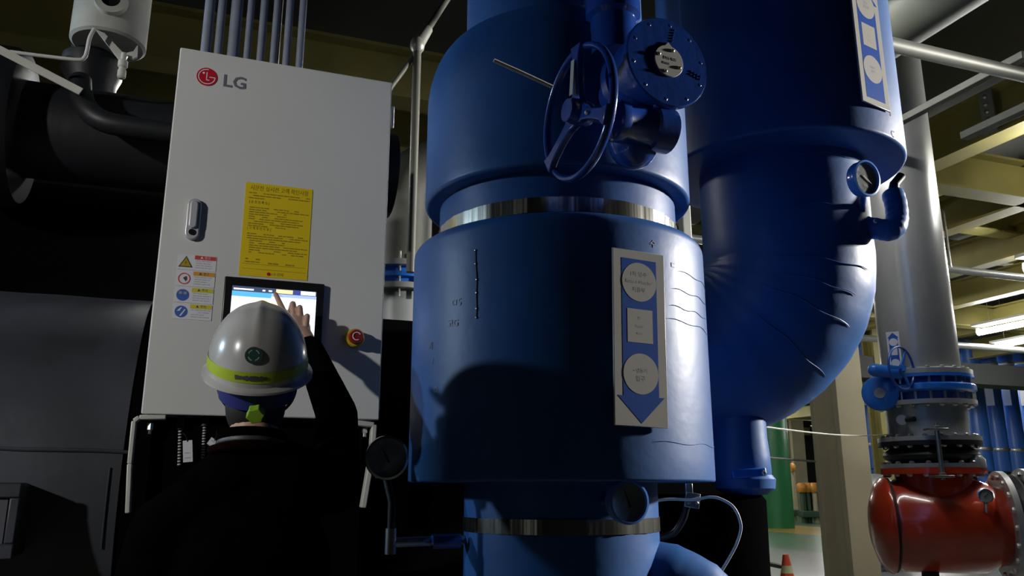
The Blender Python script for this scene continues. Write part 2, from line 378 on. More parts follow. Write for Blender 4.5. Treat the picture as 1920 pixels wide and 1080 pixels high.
# maker's roundel and letters
lx, lz = 0.087, 2.627
g = MB(); g.prism(circ(0.031, 40, cx=lx, cz=lz), -0.0018, 0.0, CF); lg = obj('logo', g, 'logo_red', cab, smooth=0)
lg['label'] = 'round red maker logo'
def arcband(r0, r1, a0, a1, n=28): return [(r1*math.cos(a0+(a1-a0)*i/n), r1*math.sin(a0+(a1-a0)*i/n)) for i in range(n+1)] + [(r0*math.cos(a1-(a1-a0)*i/n), r0*math.sin(a1-(a1-a0)*i/n)) for i in range(n+1)]
def quads(mb, pts_out_in, y, X, ox, oz):
    n = len(pts_out_in)//2; v = [(ox+x, y, oz+z) for x, z in pts_out_in]; f = [(i, i+1, 2*n-2-i, 2*n-1-i) for i in range(n-1)]
    mb.add(v, f, X)
g = MB(); quads(g, arcband(0.0235, 0.0262, R(82), R(360)), -0.0024, CF, lx, lz)
for (x, z, w_, h_) in ((0.0165, -0.0005, 0.019, 0.0028), (-0.0005, 0.002, 0.0028, 0.026), (0.0035, -0.0115, 0.0095, 0.0028)): g.add([(lx+x-w_/2, -0.0024, lz+z-h_/2), (lx+x+w_/2, -0.0024, lz+z-h_/2), (lx+x+w_/2, -0.0024, lz+z+h_/2), (lx+x-w_/2, -0.0024, lz+z+h_/2)], [(0, 1, 2, 3)], CF)
g.add([(lx-0.0105+x, -0.0024, lz+0.0115+z) for x, z in circ(0.0035, 14)], [tuple(range(14))], CF)
obj('logo_lines', g, 'label_white', lg, smooth=0)
text('maker_name', 'LG', 0.058, CF @ T((0.172, -0.001, 2.622)) @ TXT, 'logo_grey', cab, bold=True, sx=1.05)
# yellow notice sheet
g = MB(); g.box((0.3345, -0.0008, 2.1375), (0.206, 0.0012, 0.304), CF); no = obj('notice_sheet', g, 'yellow_sheet', cab, smooth=0); no['label'] = 'yellow printed notice'
text('heading', '시운전 실시전 고객 확인사항', 0.0185, CF @ T((0.335, -0.0018, 2.272)) @ TXT, 'olive_print', no, sx=0.82)
rnd = random.Random(3)
g = MB()
def dashes(mb, x0, x1, z, hgt, X, y=-0.0022, gap=0.15):
    x = x0
    while x < x1:
        l_ = rnd.uniform(0.006, 0.02); l_ = min(l_, x1-x)
        if rnd.random() > gap: mb.add([(x, y, z-hgt/2), (x+l_, y, z-hgt/2), (x+l_, y, z+hgt/2), (x, y, z+hgt/2)], [(0, 1, 2, 3)], X)
        x += l_+0.0025
for k, z in enumerate([2.256, 2.2475, 2.239]): dashes(g, 0.243, 0.43 if k < 2 else 0.29, z, 0.0032, CF)
for k in range(9): dashes(g, 0.247, rnd.choice([0.36, 0.40, 0.42, 0.43]), 2.208-0.0075*k, 0.003, CF)
for k in range(9): dashes(g, 0.247+(0.008 if k > 2 else 0), rnd.choice([0.36, 0.40, 0.42, 0.43]), 2.122-0.0075*k, 0.003, CF)
dashes(g, 0.247, 0.29, 2.040, 0.004, CF); dashes(g, 0.247, 0.29, 2.031, 0.003, CF); dashes(g, 0.315, 0.395, 2.030, 0.004, CF)
for z in (2.024, 2.0085): g.add([(0.24, -0.0022, z), (0.43, -0.0022, z), (0.43, -0.0022, z+0.0008), (0.24, -0.0022, z+0.0008)], [(0, 1, 2, 3)], CF)
o = obj('small_print', g, 'olive_print', no, smooth=0); o['kind'] = 'stuff'
for z, s_ in ((2.225, '[ 운 전 전 확 인 ]'), (2.139, '[ 고 객 확 인 사 항 ]')): text('subheading', s_, 0.011, CF @ T((0.245, -0.0018, z)) @ TXT, 'olive_print', no, align='LEFT', sx=0.8)
g = MB(); g.add([(0.32+x, -0.0022, 1.996+z) for x, z in circ(0.0055, 18)], [tuple(range(18))], CF); obj('printed_roundel', g, 'logo_red', no, smooth=0)
text('printed_name', 'LG 전자', 0.011, CF @ T((0.346, -0.0018, 1.996)) @ TXT, 'olive_print', no)
# four safety labels
for k, (hc, sym) in enumerate((('label_red', 'tri'), ('label_orange', 'ban'), ('label_yellow', 'goggles'), ('label_yellow', 'spanner'))):
    z = 2.0125-0.0505*k; x0 = 0.057
    g = MB(); g.box((x0+0.054, -0.0006, z), (0.108, 0.0012, 0.047), CF); lb = obj('safety_label', g, 'label_white', cab, smooth=0)
    lb['label'] = ['warning label with yellow triangle', 'warning label with red ban ring', 'warning label with blue goggles disc', 'warning label with blue spanner disc'][k]
    g = MB(); g.box((x0+0.076, -0.0015, z+0.0165), (0.060, 0.0006, 0.0125), CF); obj('header_bar', g, hc, lb, smooth=0)
    text('warning_word', '▲ 경고' if k < 2 else '▲ 주의', 0.0095, CF @ T((x0+0.076, -0.002, z+0.0165)) @ TXT, 'label_white' if k == 0 else 'print', lb)
    g = MB()
    for q in range(4): dashes(g, x0+0.05, x0+0.05+rnd.uniform(0.035, 0.054), z+0.006-0.007*q, 0.0024, CF, -0.0016, 0.05)
    o = obj('small_print', g, 'pale_print', lb, smooth=0); o['kind'] = 'stuff'
    cx, cz = x0+0.022, z-0.001
    if sym == 'tri':
        g = MB(); g.prism([(cx-0.02, cz-0.015), (cx+0.02, cz-0.015), (cx, cz+0.02)], -0.0018, -0.001, CF); obj('triangle', g, 'print', lb, smooth=0)
        g = MB(); g.prism([(cx-0.015, cz-0.0122), (cx+0.015, cz-0.0122), (cx, cz+0.0145)], -0.0022, -0.0016, CF); obj('triangle_field', g, 'estop_yellow', lb, smooth=0)
        g = MB(); g.prism([(cx-0.0015, cz-0.008), (cx+0.002, cz+0.001), (cx-0.001, cz+0.001), (cx+0.002, cz+0.008), (cx-0.0025, cz-0.001), (cx+0.0005, cz-0.001)], -0.0026, -0.002, CF); obj('lightning_mark', g, 'print', lb, smooth=0)
    elif sym == 'ban':
        g = MB(); quads(g, arcband(0.0145, 0.0175, 0, 2*pi), -0.0018, CF, cx, cz); obj('ban_ring', g, 'label_red', lb, smooth=0)
        g = MB(); g.prism([(cx-0.004, cz+0.002), (cx+0.004, cz-0.008), (cx+0.008, cz-0.002), (cx+0.006, cz+0.008), (cx+0.002, cz+0.006)], -0.002, -0.001, CF); obj('hand_mark', g, 'print', lb, smooth=0)
    else:
        g = MB(); g.prism(circ(0.0178, 28, cx=cx, cz=cz), -0.0018, -0.001, CF); obj('blue_disc', g, 'label_blue', lb, smooth=0)
        g = MB()
        if sym == 'goggles':
            g.prism([(cx-0.011, cz+0.002), (cx-0.002, cz+0.002), (cx-0.002, cz+0.010), (cx-0.011, cz+0.010)], -0.0024, -0.0016, CF)
            g.prism([(cx+0.002, cz+0.002), (cx+0.011, cz+0.002), (cx+0.011, cz+0.010), (cx+0.002, cz+0.010)], -0.0024, -0.0016, CF)
            obj('goggles_mark', g, 'grey_print', lb, smooth=0)
        else:
            g.prism([(cx-0.004, cz-0.013), (cx+0.0, cz-0.014), (cx+0.012, cz+0.006), (cx+0.009, cz+0.008)], -0.0024, -0.0016, CF)
            g.prism([(cx-0.012, cz+0.001), (cx-0.004, cz+0.002), (cx+0.002, cz+0.013), (cx-0.002, cz+0.012), (cx-0.008, cz+0.006)], -0.0024, -0.0016, CF)
            obj('spanner_mark', g, 'label_white', lb, smooth=0)
# touch screen
SX0, SX1, SZ0, SZ1 = 0.193, 0.491, 1.764, 1.976
g = MB(); g.box(((SX0+SX1)/2, -0.008, (SZ0+SZ1)/2), (SX1-SX0, 0.016, SZ1-SZ0), CF); scn = obj('touch_screen', g, 'black', cab, bevel=0.004)
scn['label'] = 'black-framed lit touch screen'
DX0, DX1, DZ0, DZ1 = SX0+0.024, SX1-0.024, SZ0+0.026, SZ1-0.028
def panel(name, x0, x1, z0, z1, m, y=-0.0165):
    g = MB(); g.box(((x0+x1)/2, y, (z0+z1)/2), (x1-x0, 0.0006, z1-z0), CF); return obj(name, g, m, scn, smooth=0)
panel('display', DX0, DX1, DZ0, DZ1, 'scr_white')
panel('header_strip', DX0, DX1, DZ1-0.016, DZ1, 'scr_head', -0.0171)
panel('tab_strip', DX0, DX0+0.115, DZ1-0.032, DZ1-0.016, 'scr_cyan', -0.0171)
panel('tab_strip', DX0+0.115, DX1, DZ1-0.026, DZ1-0.016, 'scr_pale', -0.0171)
panel('alarm_field', DX0+0.128, DX0+0.178, DZ1-0.014, DZ1-0.002, 'scr_yellow', -0.0177)
panel('mode_field', DX0+0.181, DX0+0.199, DZ1-0.014, DZ1-0.002, 'scr_blue', -0.0177)
panel('clock_field', DX0+0.202, DX1-0.003, DZ1-0.014, DZ1-0.002, 'scr_white', -0.0177)
panel('title_text', DX0+0.004, DX0+0.062, DZ1-0.0115, DZ1-0.007, 'scr_white', -0.0177)
panel('status_text', DX0+0.088, DX0+0.096, DZ1-0.0115, DZ1-0.007, 'scr_white', -0.0177)
panel('status_text', DX0+0.106, DX0+0.116, DZ1-0.0115, DZ1-0.007, 'scr_white', -0.0177)
# emergency stop
EX, EZ = 0.592, 1.808
EF = CF @ T((EX, 0, EZ)) @ Matrix.Rotation(pi/2, 4, 'X')       # local z out of the door
g = MB(); g.lathe([(0.029, 0), (0.029, 0.03), (0.026, 0.034), (0.018, 0.034), (0.018, 0.0)], 28, EF, closed=True); es = obj('emergency_stop', g, 'estop_yellow', cab)
g = MB(); g.lathe([(0.012, 0.0), (0.012, 0.032), (0.022, 0.036), (0.023, 0.05), (0.02, 0.056), (0.0, 0.058)], 28, EF); obj('stop_button', g, 'estop_red', es)
g = MB(); g.torus(0.012, 0.0016, 24, 8, EF @ T((0, 0, 0.0585)), R(30), R(300)); obj('arrow_mark', g, 'label_white', es)
# bracket legs that carry the cabinet
def leg(name, pts, wd, lab):
    a = [PV(*p, CV0+0.02) for p in pts]
    g = MB()
    for p, q in zip(a, a[1:]):
        d = (q-p); Lg = d.length; X = axisX(p, d)
        side = Vector((CU, SU, 0)); z = d.normalized(); x = (side - z*side.dot(z)).normalized() if abs(z.dot(side)) < 0.9 else Vector((0, 0, 1)); y = z.cross(x)
        X = T(p) @ Matrix((x, y, z)).transposed().to_4x4(); g.box((0, 0, Lg/2), (wd, 0.04, Lg), X)
    return obj(name, g, 'off_white', cab, bevel=0.003)
leg('bracket', [(312, 783), (262, 783), (252, 790), (244, 870), (240, 962)], 0.013, '')
leg('bracket', [(655, 792), (700, 797), (697, 850), (680, 952)], 0.016, '')
g = MB(); p = PV(282, 794, CV0+0.03); g.cyl(p, p+Vector((0, 0, -0.018)), 0.009, n=6); g.cyl(p+Vector((0, 0, -0.018)), p+Vector((0, 0, -0.03)), 0.005, n=8); obj('bolt', g, 'zinc', cab)
g = MB(); p = PV(684, 802, CV0+0.03); g.cyl(p, p+Vector((0, 0, -0.016)), 0.008, n=6); g.cyl(p+Vector((0, 0, -0.016)), p+Vector((0, 0, -0.028)), 0.005, n=8); obj('bolt', g, 'zinc', cab)
g = MB(); g.box(((0.02+CW-0.03)/2, 0.075, 1.03), (CW-0.07, 0.03, 1.04), CF); obj('backing_panel', g, 'soot', cab, smooth=0)  # added near-black sheet in place of the shade below the cabinet
# cable glands and braided flexible conduits hanging from the cabinet's bottom
def braid(px, py0, py1, lean, lab, v=CV0+0.06):
    a = PV(px, py0, v); b_ = PV(px+lean, py1, v); th = thing('flexible_conduit', a, lab, 'conduit')
    g = MB(); n = 26; pts = []; rs = []
    for i in range(n*2+1):
        t = i/(n*2); pts.append(a.lerp(b_, t)); rs.append(0.0062 if i % 2 else 0.0046)
    for i in range(n*2): g.k = (i//2) % 2; g.tube(pts[i:i+2], rs[i:i+2], 10, cap=False)
    obj('braid', g, ['cable_white', 'black'], th, smooth=60)
    g = MB(); g.cyl(a+Vector((0, 0, -0.005)), Vector((a.x, a.y, CZ0+0.004)), 0.011, n=12); obj('gland', g, 'matte_black', th)
braid(338, 802, 875, -2, 'white braided conduit below the cabinet, nearest its left bracket')
braid(384, 796, 862, -4, 'shorter white braided conduit below the cabinet beside the person')
def tagcard(px, py, w_, h_, rot, v, lab):
    p = PV(px, py, v); X = T(p) @ RZ @ Matrix.Rotation(R(rot), 4, 'Y'); th = thing('cable_tag', p, lab, 'tag')
    g = MB(); g.box((0, 0, 0), (w_, 0.0015, h_), X); obj('card', g, 'label_white', th, smooth=0)
    g = MB()
    for k in range(3): dashes(g, -w_*0.32, w_*0.32, h_*0.15-0.014*k, 0.003, X, -0.0012, 0.1)
    obj('printed_lines', g, 'pale_print', th, smooth=0)['kind'] = 'stuff'
    g = MB(); g.tube(smooth_path([X @ Vector((0, 0, h_/2-0.004)), X @ Vector((-0.004, -0.004, h_/2+0.012)), X @ Vector((-0.012, 0, h_/2+0.022))]), 0.0015, 6); obj('tie', g, 'black', th)
tagcard(352, 846, 0.026, 0.062, -6, CV0+0.03, 'tall white cable tag hanging beside the longer braided conduit')
tagcard(399, 830, 0.025, 0.022, 32, CV0+0.03, 'small tilted white cable tag just left of the person')

# rigid conduits above the cabinet
ORD = ['leftmost', 'second', 'third and thickest', 'fourth', 'fifth', 'sixth', 'seventh', 'rightmost']
for k, (px, py, rr) in enumerate(((386, 92, 0.0165), (409, 95, 0.0135), (437, 100, 0.019), (463, 105, 0.0115), (488, 108, 0.0125), (512, 114, 0.0115), (536, 119, 0.0125), (561, 124, 0.0125))):
    p = PV(px, py, CV0+0.07); th = thing('rigid_conduit', Vector((p.x, p.y, CZ1-0.005)), f'{ORD[k]} of the eight grey conduits rising from the white cabinet', 'conduit')
    g = MB(); g.cyl((p.x, p.y, CZ1-0.004), (p.x+0.0, p.y, 5.0), rr, n=16); obj('pipe', g, 'conduit', th)
    g = MB(); g.lathe([(rr+0.004, 0), (rr+0.006, 0.004), (rr+0.006, 0.018), (rr+0.002, 0.024)], 12, T((p.x, p.y, CZ1-0.006))); obj('locknut', g, 'steel', th)

# ================================================================== CHILLER behind the cabinet
SHV, SHZ, SHR, SHU0, SHU1 = 3.40, 1.35, 0.695, -4.2, 1.93
ch = thing('chiller_vessel', U(-1.2, SHV, 0), 'large horizontal chiller vessel wrapped in dark charcoal insulation behind the cabinet', 'chiller', rz=YAW)
AXU = Matrix((Vector((0, 1, 0)), Vector((0, 0, 1)), Vector((1, 0, 0)))).transposed().to_4x4()   # local z -> u, x -> v, y -> z
SHX = T(U(0, SHV, SHZ)) @ RZ @ AXU
g = MB(); prof = [(SHR, SHU0)] + [(SHR-0.002*(i % 2), SHU0+(-0.24-SHU0)*i/26) for i in range(1, 26)] + [(SHR, -0.24)]
g.lathe(prof, 96, SHX); obj('shell', g, 'shell_rubber', ch, smooth=50)
g = MB(); g.lathe([(SHR-0.006, -0.24), (SHR-0.006, SHU1-0.03), (SHR-0.036, SHU1)], 96, SHX); obj('end_section', g, 'soot', ch, smooth=50)  # unlit right part of the shell, its shade put into the colour
def seam(a, u0, u1, name='seam_tape', wob=0.006):
    g = MB(); pts = []
    for i in range(40):
        u_ = u0+(u1-u0)*i/39; aa = a + wob*math.sin(u_*7)+wob*0.6*math.sin(u_*17+1)
        pts.append(U(u_, SHV-(SHR+0.001)*math.cos(aa), SHZ+(SHR+0.001)*math.sin(aa)))
    g.tube(pts, 0.006, 8); obj(name, g, 'shell_rubber', ch)
seam(math.asin((1.459-SHZ)/SHR)*1.0, -4.0, -0.22)
for uu in (-0.27, ):
    g = MB(); pts = [U(uu, SHV-(SHR+0.002)*math.cos(t), SHZ+(SHR+0.002)*math.sin(t)) for t in [R(-14+ i*0.9) for i in range(22)]]; g.tube(pts, 0.003, 8); obj('seam_tape', g, 'shell_rubber', ch)
# saddles that carry it
for uu in (-3.2, 1.2):
    g = MB(); g.box((0, 0, 0.36), (0.25, 1.0, 0.72), T(U(uu, SHV, 0)) @ RZ); obj('saddle', g, 'matte_black', ch, bevel=0.01)
# junction box on the vessel front
jp = PV(32, 978, 2.60); jb = thing('junction_box', jp, 'dark boxy junction panel with a recessed glass front at bottom left', 'junction box', rz=YAW)
JX = T(jp) @ RZ
x1 = UVof(PV(44, 905, 2.60))[0]-UVof(jp)[0]; z1 = PV(44, 905, 2.60).z-jp.z; z0 = PV(44, 1048, 2.60).z-jp.z
g = MB(); g.box((x1-0.22, 0.10, (z0+z1)/2), (0.44, 0.2, z1-z0), JX); obj('housing', g, 'matte_black', jb, bevel=0.012)
g = MB()
for (cx, cz, w_, h_) in ((x1-0.22, z1-0.02, 0.44, 0.04), (x1-0.22, z0+0.02, 0.44, 0.04), (x1-0.0125, (z0+z1)/2, 0.025, z1-z0-0.08)): g.box((cx, -0.008, cz), (w_, 0.016, h_), JX)
obj('front_frame', g, 'shell_rubber', jb, bevel=0.004)
g = MB(); g.box((x1-0.235, -0.001, (z0+z1)/2), (0.41, 0.004, z1-z0-0.08), JX); obj('glass_front', g, 'glass_dial', jb, smooth=0)
bpy.data.objects['glass_front'].data.materials[0] = mat('dark_window', (0.09, 0.09, 0.11), 0.3)

cm = thing('compressor_casing', U(-1.9, 3.75, 1.9), 'black compressor casing lost in the dark above the vessel at left', 'compressor', rz=YAW)  # casing added near-black so the area above the vessel stays dark
g = MB(); g.lathe([(0.0, -2.6), (0.36, -2.58), (0.40, -2.4), (0.40, -0.3), (0.36, -0.12), (0.30, -0.1), (0.0, -0.1)], 56, T(U(0, 3.78, 2.20)) @ RZ @ AXU); obj('casing', g, 'soot', cm)
for uu in (-2.2, -0.7):
    g = MB(); g.box((0, 0, 0), (0.12, 0.5, 0.5), T(U(uu, 3.78, 1.98)) @ RZ); obj('cradle', g, 'matte_black', cm)
# ------------------------------------------------------------------ black pipework above the vessel
PVV = 3.18
pa = PV(200, 262, PVV); pu = UVof(pa)[0]; HPZ = pa.z
hp = thing('insulated_pipe', U(pu, PVV, HPZ), 'thick black insulated pipe running horizontally behind the cabinet at upper left', 'pipe', rz=YAW)
HX = T(U(0, PVV, HPZ)) @ RZ @ AXU
g = MB(); g.lathe([(0.175, -2.6), (0.175, 0.62)], 56, HX); obj('pipe_run', g, 'black_rubber', hp)
fu = UVof(PV(18, 230, PVV))[0]
g = MB(); g.lathe([(0.2, fu-0.16), (0.27, fu-0.13), (0.285, fu-0.05), (0.285, fu+0.02), (0.27, fu+0.05), (0.2, fu+0.06)], 56, HX); obj('flange_cover', g, 'black_rubber', hp)
vu = UVof(PV(172, 150, PVV))[0]
g = MB(); vb = U(vu, PVV-0.02, HPZ); g.lathe([(0.09, 0.0), (0.09, 0.2), (0.105, 0.24), (0.105, 0.3), (0.08, 0.32), (0.08, 0.46)], 36, T(vb)); obj('riser', g, 'black_rubber', hp)
# white relief valve body on the riser
wv_u = UVof(PV(206, 60, 3.05))[0]; wv = U(wv_u, 3.05, 0)
zb_ = PV(206, 88, 3.05).z
rv = thing('relief_valve', (wv.x, wv.y, zb_), 'off-white cylindrical relief valve with a round open port at top left', 'valve', rz=YAW)
g = MB(); g.lathe([(0.0, 0.015), (0.118, 0.0), (0.128, 0.008), (0.128, 0.5), (0.0, 0.5)], 48, T((wv.x, wv.y, zb_))); obj('valve_body', g, 'off_white', rv)
pp = U(wv_u+0.012, 3.05-0.125, 0); pz = PV(210, 2, 2.92).z
g = MB(); g.lathe([(0.032, -0.01), (0.052, -0.01), (0.056, 0.0), (0.054, 0.022), (0.032, 0.024)], 32, T((pp.x, pp.y, pz)) @ RZ @ Matrix.Rotation(pi/2, 4, 'X'), closed=True); obj('port_ring', g, 'off_white', rv)
g = MB(); g.lathe([(0.034, -0.012), (0.034, 0.004)], 24, T((pp.x, pp.y, pz)) @ RZ @ Matrix.Rotation(pi/2, 4, 'X')); obj('port_bore', g, 'black', rv)
dr = [PV(*q, 2.88) for q in ((180, 55), (196, 62), (232, 100), (250, 96), (258, 84), (257, 106), (249, 110), (240, 103), (232, 118), (222, 110))]
g = MB(); inv = CF.inverted(); pl = [inv @ q for q in dr]; y_ = pl[0].y; g.prism([(q.x, q.z) for q in pl], y_, y_+0.012, CF); obj('lug_plate', g, 'off_white', rv, smooth=0)
a, b2 = PV(233, 100, 2.87), PV(229, 148, 2.87)
g = MB(); g.lathe([(0.008, 0.0), (0.014, 0.006), (0.014, 0.03), (0.010, 0.04), (0.016, 0.046), (0.016, 0.066), (0.009, 0.072), (0.009, (a.z-b2.z))], 14, T((a.x, a.y, b2.z))); obj('drain_nipple', g, 'off_white', rv)
g = MB(); g.tube(smooth_path([PV(*q, 2.84) for q in ((18, 97), (80, 105), (145, 112), (158, 108), (163, 96), (168, 72), (177, 54))], 6), 0.0065, 10); r_ = obj('bent_rod', g, 'cable_white')
tag(r_, 'thin white bent rod reaching from the left edge to the relief valve', 'rod')
p0, p1 = PV(-30, 78, 2.80), PV(152, 172, 2.80); d = p1-p0
g = MB(); X = T(p0) @ Matrix((d.normalized(), Vector((-SU, CU, 0)), d.normalized().cross(Vector((-SU, CU, 0))))).transposed().to_4x4(); g.box((d.length/2, 0, 0), (d.length, 0.006, 0.026), X)
tag(obj('flat_bar', g, 'off_white', bevel=0.001), 'flat off-white bar slanting down from the left edge to the black hose', 'bar')
g = MB(); g.tube(smooth_path([PV(150, 150, 2.98), PV(152, 176, 2.95), PV(164, 205, 2.90), PV(196, 228, 2.87), PV(255, 240, 2.86), PV(345, 252, 2.86)], 8), 0.037, 24)
tag(obj('rubber_hose', g, 'black_rubber'), 'black rubber hose curving over the thick pipe into the cabinet side', 'hose')

# ================================================================== CENTRAL BLUE PIPE
CX, CY = 0.132, 2.296
def lap(prof, amp=0.0): return prof
cp = thing('blue_pipe', (CX, CY, 0), 'massive vertical blue insulated pipe in the middle with steel bands and a handwheel valve', 'pipe')
X0 = T((CX, CY, 0))
def round_prof(r, z0, z1, rb, rt, n=6):
    p = [(r-rb, z0)] if rb else [(r, z0)]
    if rb: p = [(r-rb+rb*math.sin(t), z0+rb-rb*math.cos(t)) for t in [pi/2*i/n for i in range(n+1)]]
    k = 12
    p += [(r, z0+rb+(z1-rt-z0-rb)*i/k) for i in range(1, k)]
    p += [(r-rt+rt*math.cos(t), z1-rt+rt*math.sin(t)) for t in [pi/2*i/n for i in range(n+1)]] if rt else [(r, z1)]
    return p
g = MB(); g.lathe([(0.262, 0.15), (0.262, 1.40)], 72, X0); obj('lower_pipe', g, 'lagging', cp)
g = MB(); g.lathe([(0.30, 1.366)] + round_prof(0.414, 1.366, 2.012, 0.006, 0.032) + [(0.33, 2.014)], 96, X0); lw = obj('lower_jacket', g, 'lagging', cp)
g = MB(); g.lathe([(0.344, 1.98), (0.344, 2.18)], 72, X0); obj('neck', g, 'lagging', cp)
g = MB(); pr_ = round_prof(0.387, 2.14, 2.45, 0.012, 0.0) + [(0.387-0.114*(1-math.cos(t)), 2.45+0.20*math.sin(t)) for t in [pi/2*i/10 for i in range(1, 11)]]
g.lathe([(0.30, 2.14)] + pr_, 96, X0); obj('upper_jacket', g, 'lagging', cp)
g = MB(); g.lathe([(0.273, 2.62), (0.273, 5.0)], 64, X0); obj('upper_pipe', g, 'lagging', cp)
def steelband(z0, z1, r):
    g = MB(); n = 120; v = []; f = []
    rr = [r+0.0025+0.0012*math.sin(i*0.9)+0.0010*math.sin(i*2.3+1) for i in range(n)]
    for z in (z0, z1):
        for i in range(n): a = 2*pi*i/n; v.append((rr[i]*math.cos(a), rr[i]*math.sin(a), z))
    f = [(i, (i+1) % n, n+(i+1) % n, n+i) for i in range(n)]
    g.add(v, f, X0)
    return obj('steel_band', g, 'steel_band', cp, smooth=60)
sb1 = steelband(2.028, 2.068, 0.344); sb2 = steelband(1.241, 1.277, 0.262)
for sb, r_, z_ in ((sb1, 0.344, 2.048), (sb2, 0.262, 1.259)):
    g = MB(); a_ = R(-72); g.box((r_+0.006, 0, 0), (0.008, 0.03, 0.045), X0 @ Matrix.Rotation(a_+R(150), 4, 'Z') @ T((0, 0, z_))); obj('buckle', g, 'chrome', sb, bevel=0.002)
# lapped edges of the wrap on the lower jacket
for (z_, a0, a1) in ((1.835, 40, 75), (1.79, 38, 70), (1.755, 36, 80), (1.455, 28, 80), (1.885, 44, 85)):
    g = MB(); n = 18; pts = [X0 @ Vector((0.4145*math.sin(R(a0+(a1-a0)*i/n)), -0.4145*math.cos(R(a0+(a1-a0)*i/n)), z_+0.003*math.sin(i*0.8))) for i in range(n+1)]
    g.tube(pts, [0.0002]+[0.0009]*(n-1)+[0.0002], 6); obj('wrap_edge', g, 'lagging', cp)
# stitched seam with staples
g = MB(); seam_pts = [PR(x, y, 1.925) for x, y in ((879, 464), (880, 490), (883, 520), (882, 545), (883, 575), (882, 592))]
sp_ = []
for q in smooth_path(seam_pts, 5):
    d_ = Vector((q.x-CX, q.y-CY, 0)).normalized(); sp_.append(Vector((CX, CY, q.z))+d_*0.4143)
g.tube(sp_, 0.0018, 6); obj('stitched_seam', g, 'print', cp)
for i in (0, 5, 10, 15, 20, 25):
    q = sp_[min(i, len(sp_)-1)]; inst('staple', BOLT, axisX(q, Vector((q.x-CX, q.y-CY, 0))) @ Matrix.Diagonal((0.006, 0.006, 0.006, 1)), cp)
# chalky letters rubbed on the jacket
def mark(px, py, s_, size, m='conduit'):
    q = PR(px, py, 1.92)
    for _ in range(6):
        d_ = Vector((q.x-CX, q.y-CY, 0)).normalized(); q2 = Vector((CX, CY, q.z))+d_*0.4146; q = PR(px, py, math.hypot(q2.x, q2.y))
    text('stencil_mark', s_, size, face_frame(Vector((CX, CY, q.z))+d_*0.4146, d_) @ TXT, m, cp, ext=0.0003)
for a_ in ((855, 568, 'ㅁ5', 0.026), (848, 607, '고G', 0.024), (799, 650, '게', 0.022), (805, 677, '/', 0.022), (812, 732, 'ㅁ', 0.026), (1225, 458, '수', 0.022), (1265, 498, 'ㄷ', 0.024)): mark(*a_)

# direction signs -------------------------------------------------------------
def flow_sign(name, X, wd, ht, down, label):
    th = thing(name, X.translation, label, 'sign'); WM[th.name] = T(X.translation)
    g = MB(); g.box((0, 0.003, 0), (wd, 0.006, ht), X); obj('board', g, 'sign_white', th, bevel=0.0015)
    s = -1 if down else 1
    w2 = wd*0.335; e = ht/2
    g = MB(); g.prism([(-w2, -s*(e-0.022)), (w2, -s*(e-0.022)), (w2, s*(e-0.07)), (wd*0.44, s*(e-0.07)), (0, s*(e-0.008)), (-wd*0.44, s*(e-0.07)), (-w2, s*(e-0.07))], -0.0004, 0.001, X); obj('arrow', g, 'sign_blue', th, smooth=0)
    for k, zz in ((0, e*0.63), (1, -e*0.42)):
        g = MB(); g.prism(circ(w2*0.985, 44, cz=zz), -0.0008, 0.0, X); obj('roundel', g, 'sign_white', th, smooth=0)
    g = MB(); zz = e*0.12; g.prism([(-w2*0.72, zz-w2*0.83), (w2*0.72, zz-w2*0.83), (w2*0.72, zz+w2*0.83), (-w2*0.72, zz+w2*0.83)], -0.0008, 0.0, X); obj('square_field', g, 'sign_white', th, smooth=0)
    def tx(s_, size, z, m='grey_print', x=0.0): text('lettering', s_, size, X @ T((x, -0.0012, z)) @ TXT, m, th, ext=0.0)
    if down:
        tx('1차 냉수', 0.014, e*0.63+0.019); tx('Return Header', 0.0125, e*0.63); tx('저층부', 0.014, e*0.63-0.02)
        tx('D', 0.010, zz+0.019, 'pale_print'); tx('Supply', 0.009, zz, 'pale_print'); tx('400A', 0.009, zz-0.018, 'pale_print')
        tx('• 냉동기', 0.0115, -e*0.42+0.007); tx('입구', 0.0145, -e*0.42-0.012)
    else:
        tx('냉수', 0.012, e*0.63+0.008); tx('공급관', 0.0125, e*0.63-0.008)
        tx('1', 0.010, zz+0.019, 'pale_print'); tx('Supply', 0.008, zz, 'pale_print'); tx('400A', 0.008, zz-0.018, 'pale_print')
        tx('냉동기', 0.010, -e*0.42+0.006, 'grey_print'); tx('출구', 0.0115, -e*0.42-0.009, 'grey_print')
    return th
ph = R(24); nv = Vector((math.sin(ph), -math.cos(ph), 0))
flow_sign('flow_sign', face_frame(Vector((CX, CY, 1.70))+nv*(0.414+0.010), nv) @ Matrix.Rotation(R(1.2), 4, 'Y'), 0.146, 0.424, True, 'white sign with a blue downward arrow on the middle blue pipe')

# ------------------------------------------------------------------ gear-operated valve on the central pipe
VY = R(25); SD = Vector((math.cos(VY), math.sin(VY), 0)); ND = Vector((math.sin(VY), -math.cos(VY), 0))
GC = PY(1251, 117, 1.74)
gv = thing('gear_valve', GC - ND*0.05, 'dark blue worm-gear valve operator with a round cover and handwheel on the middle pipe', 'valve operator')
Xg = axisX(GC, ND)
g = MB(); ax_pt = Vector((CX, CY, GC.z)); g.cyl(ax_pt+ND*0.2, GC-ND*0.12, 0.075, 0.062, 32); obj('stem_neck', g, 'gloss_blue', gv)
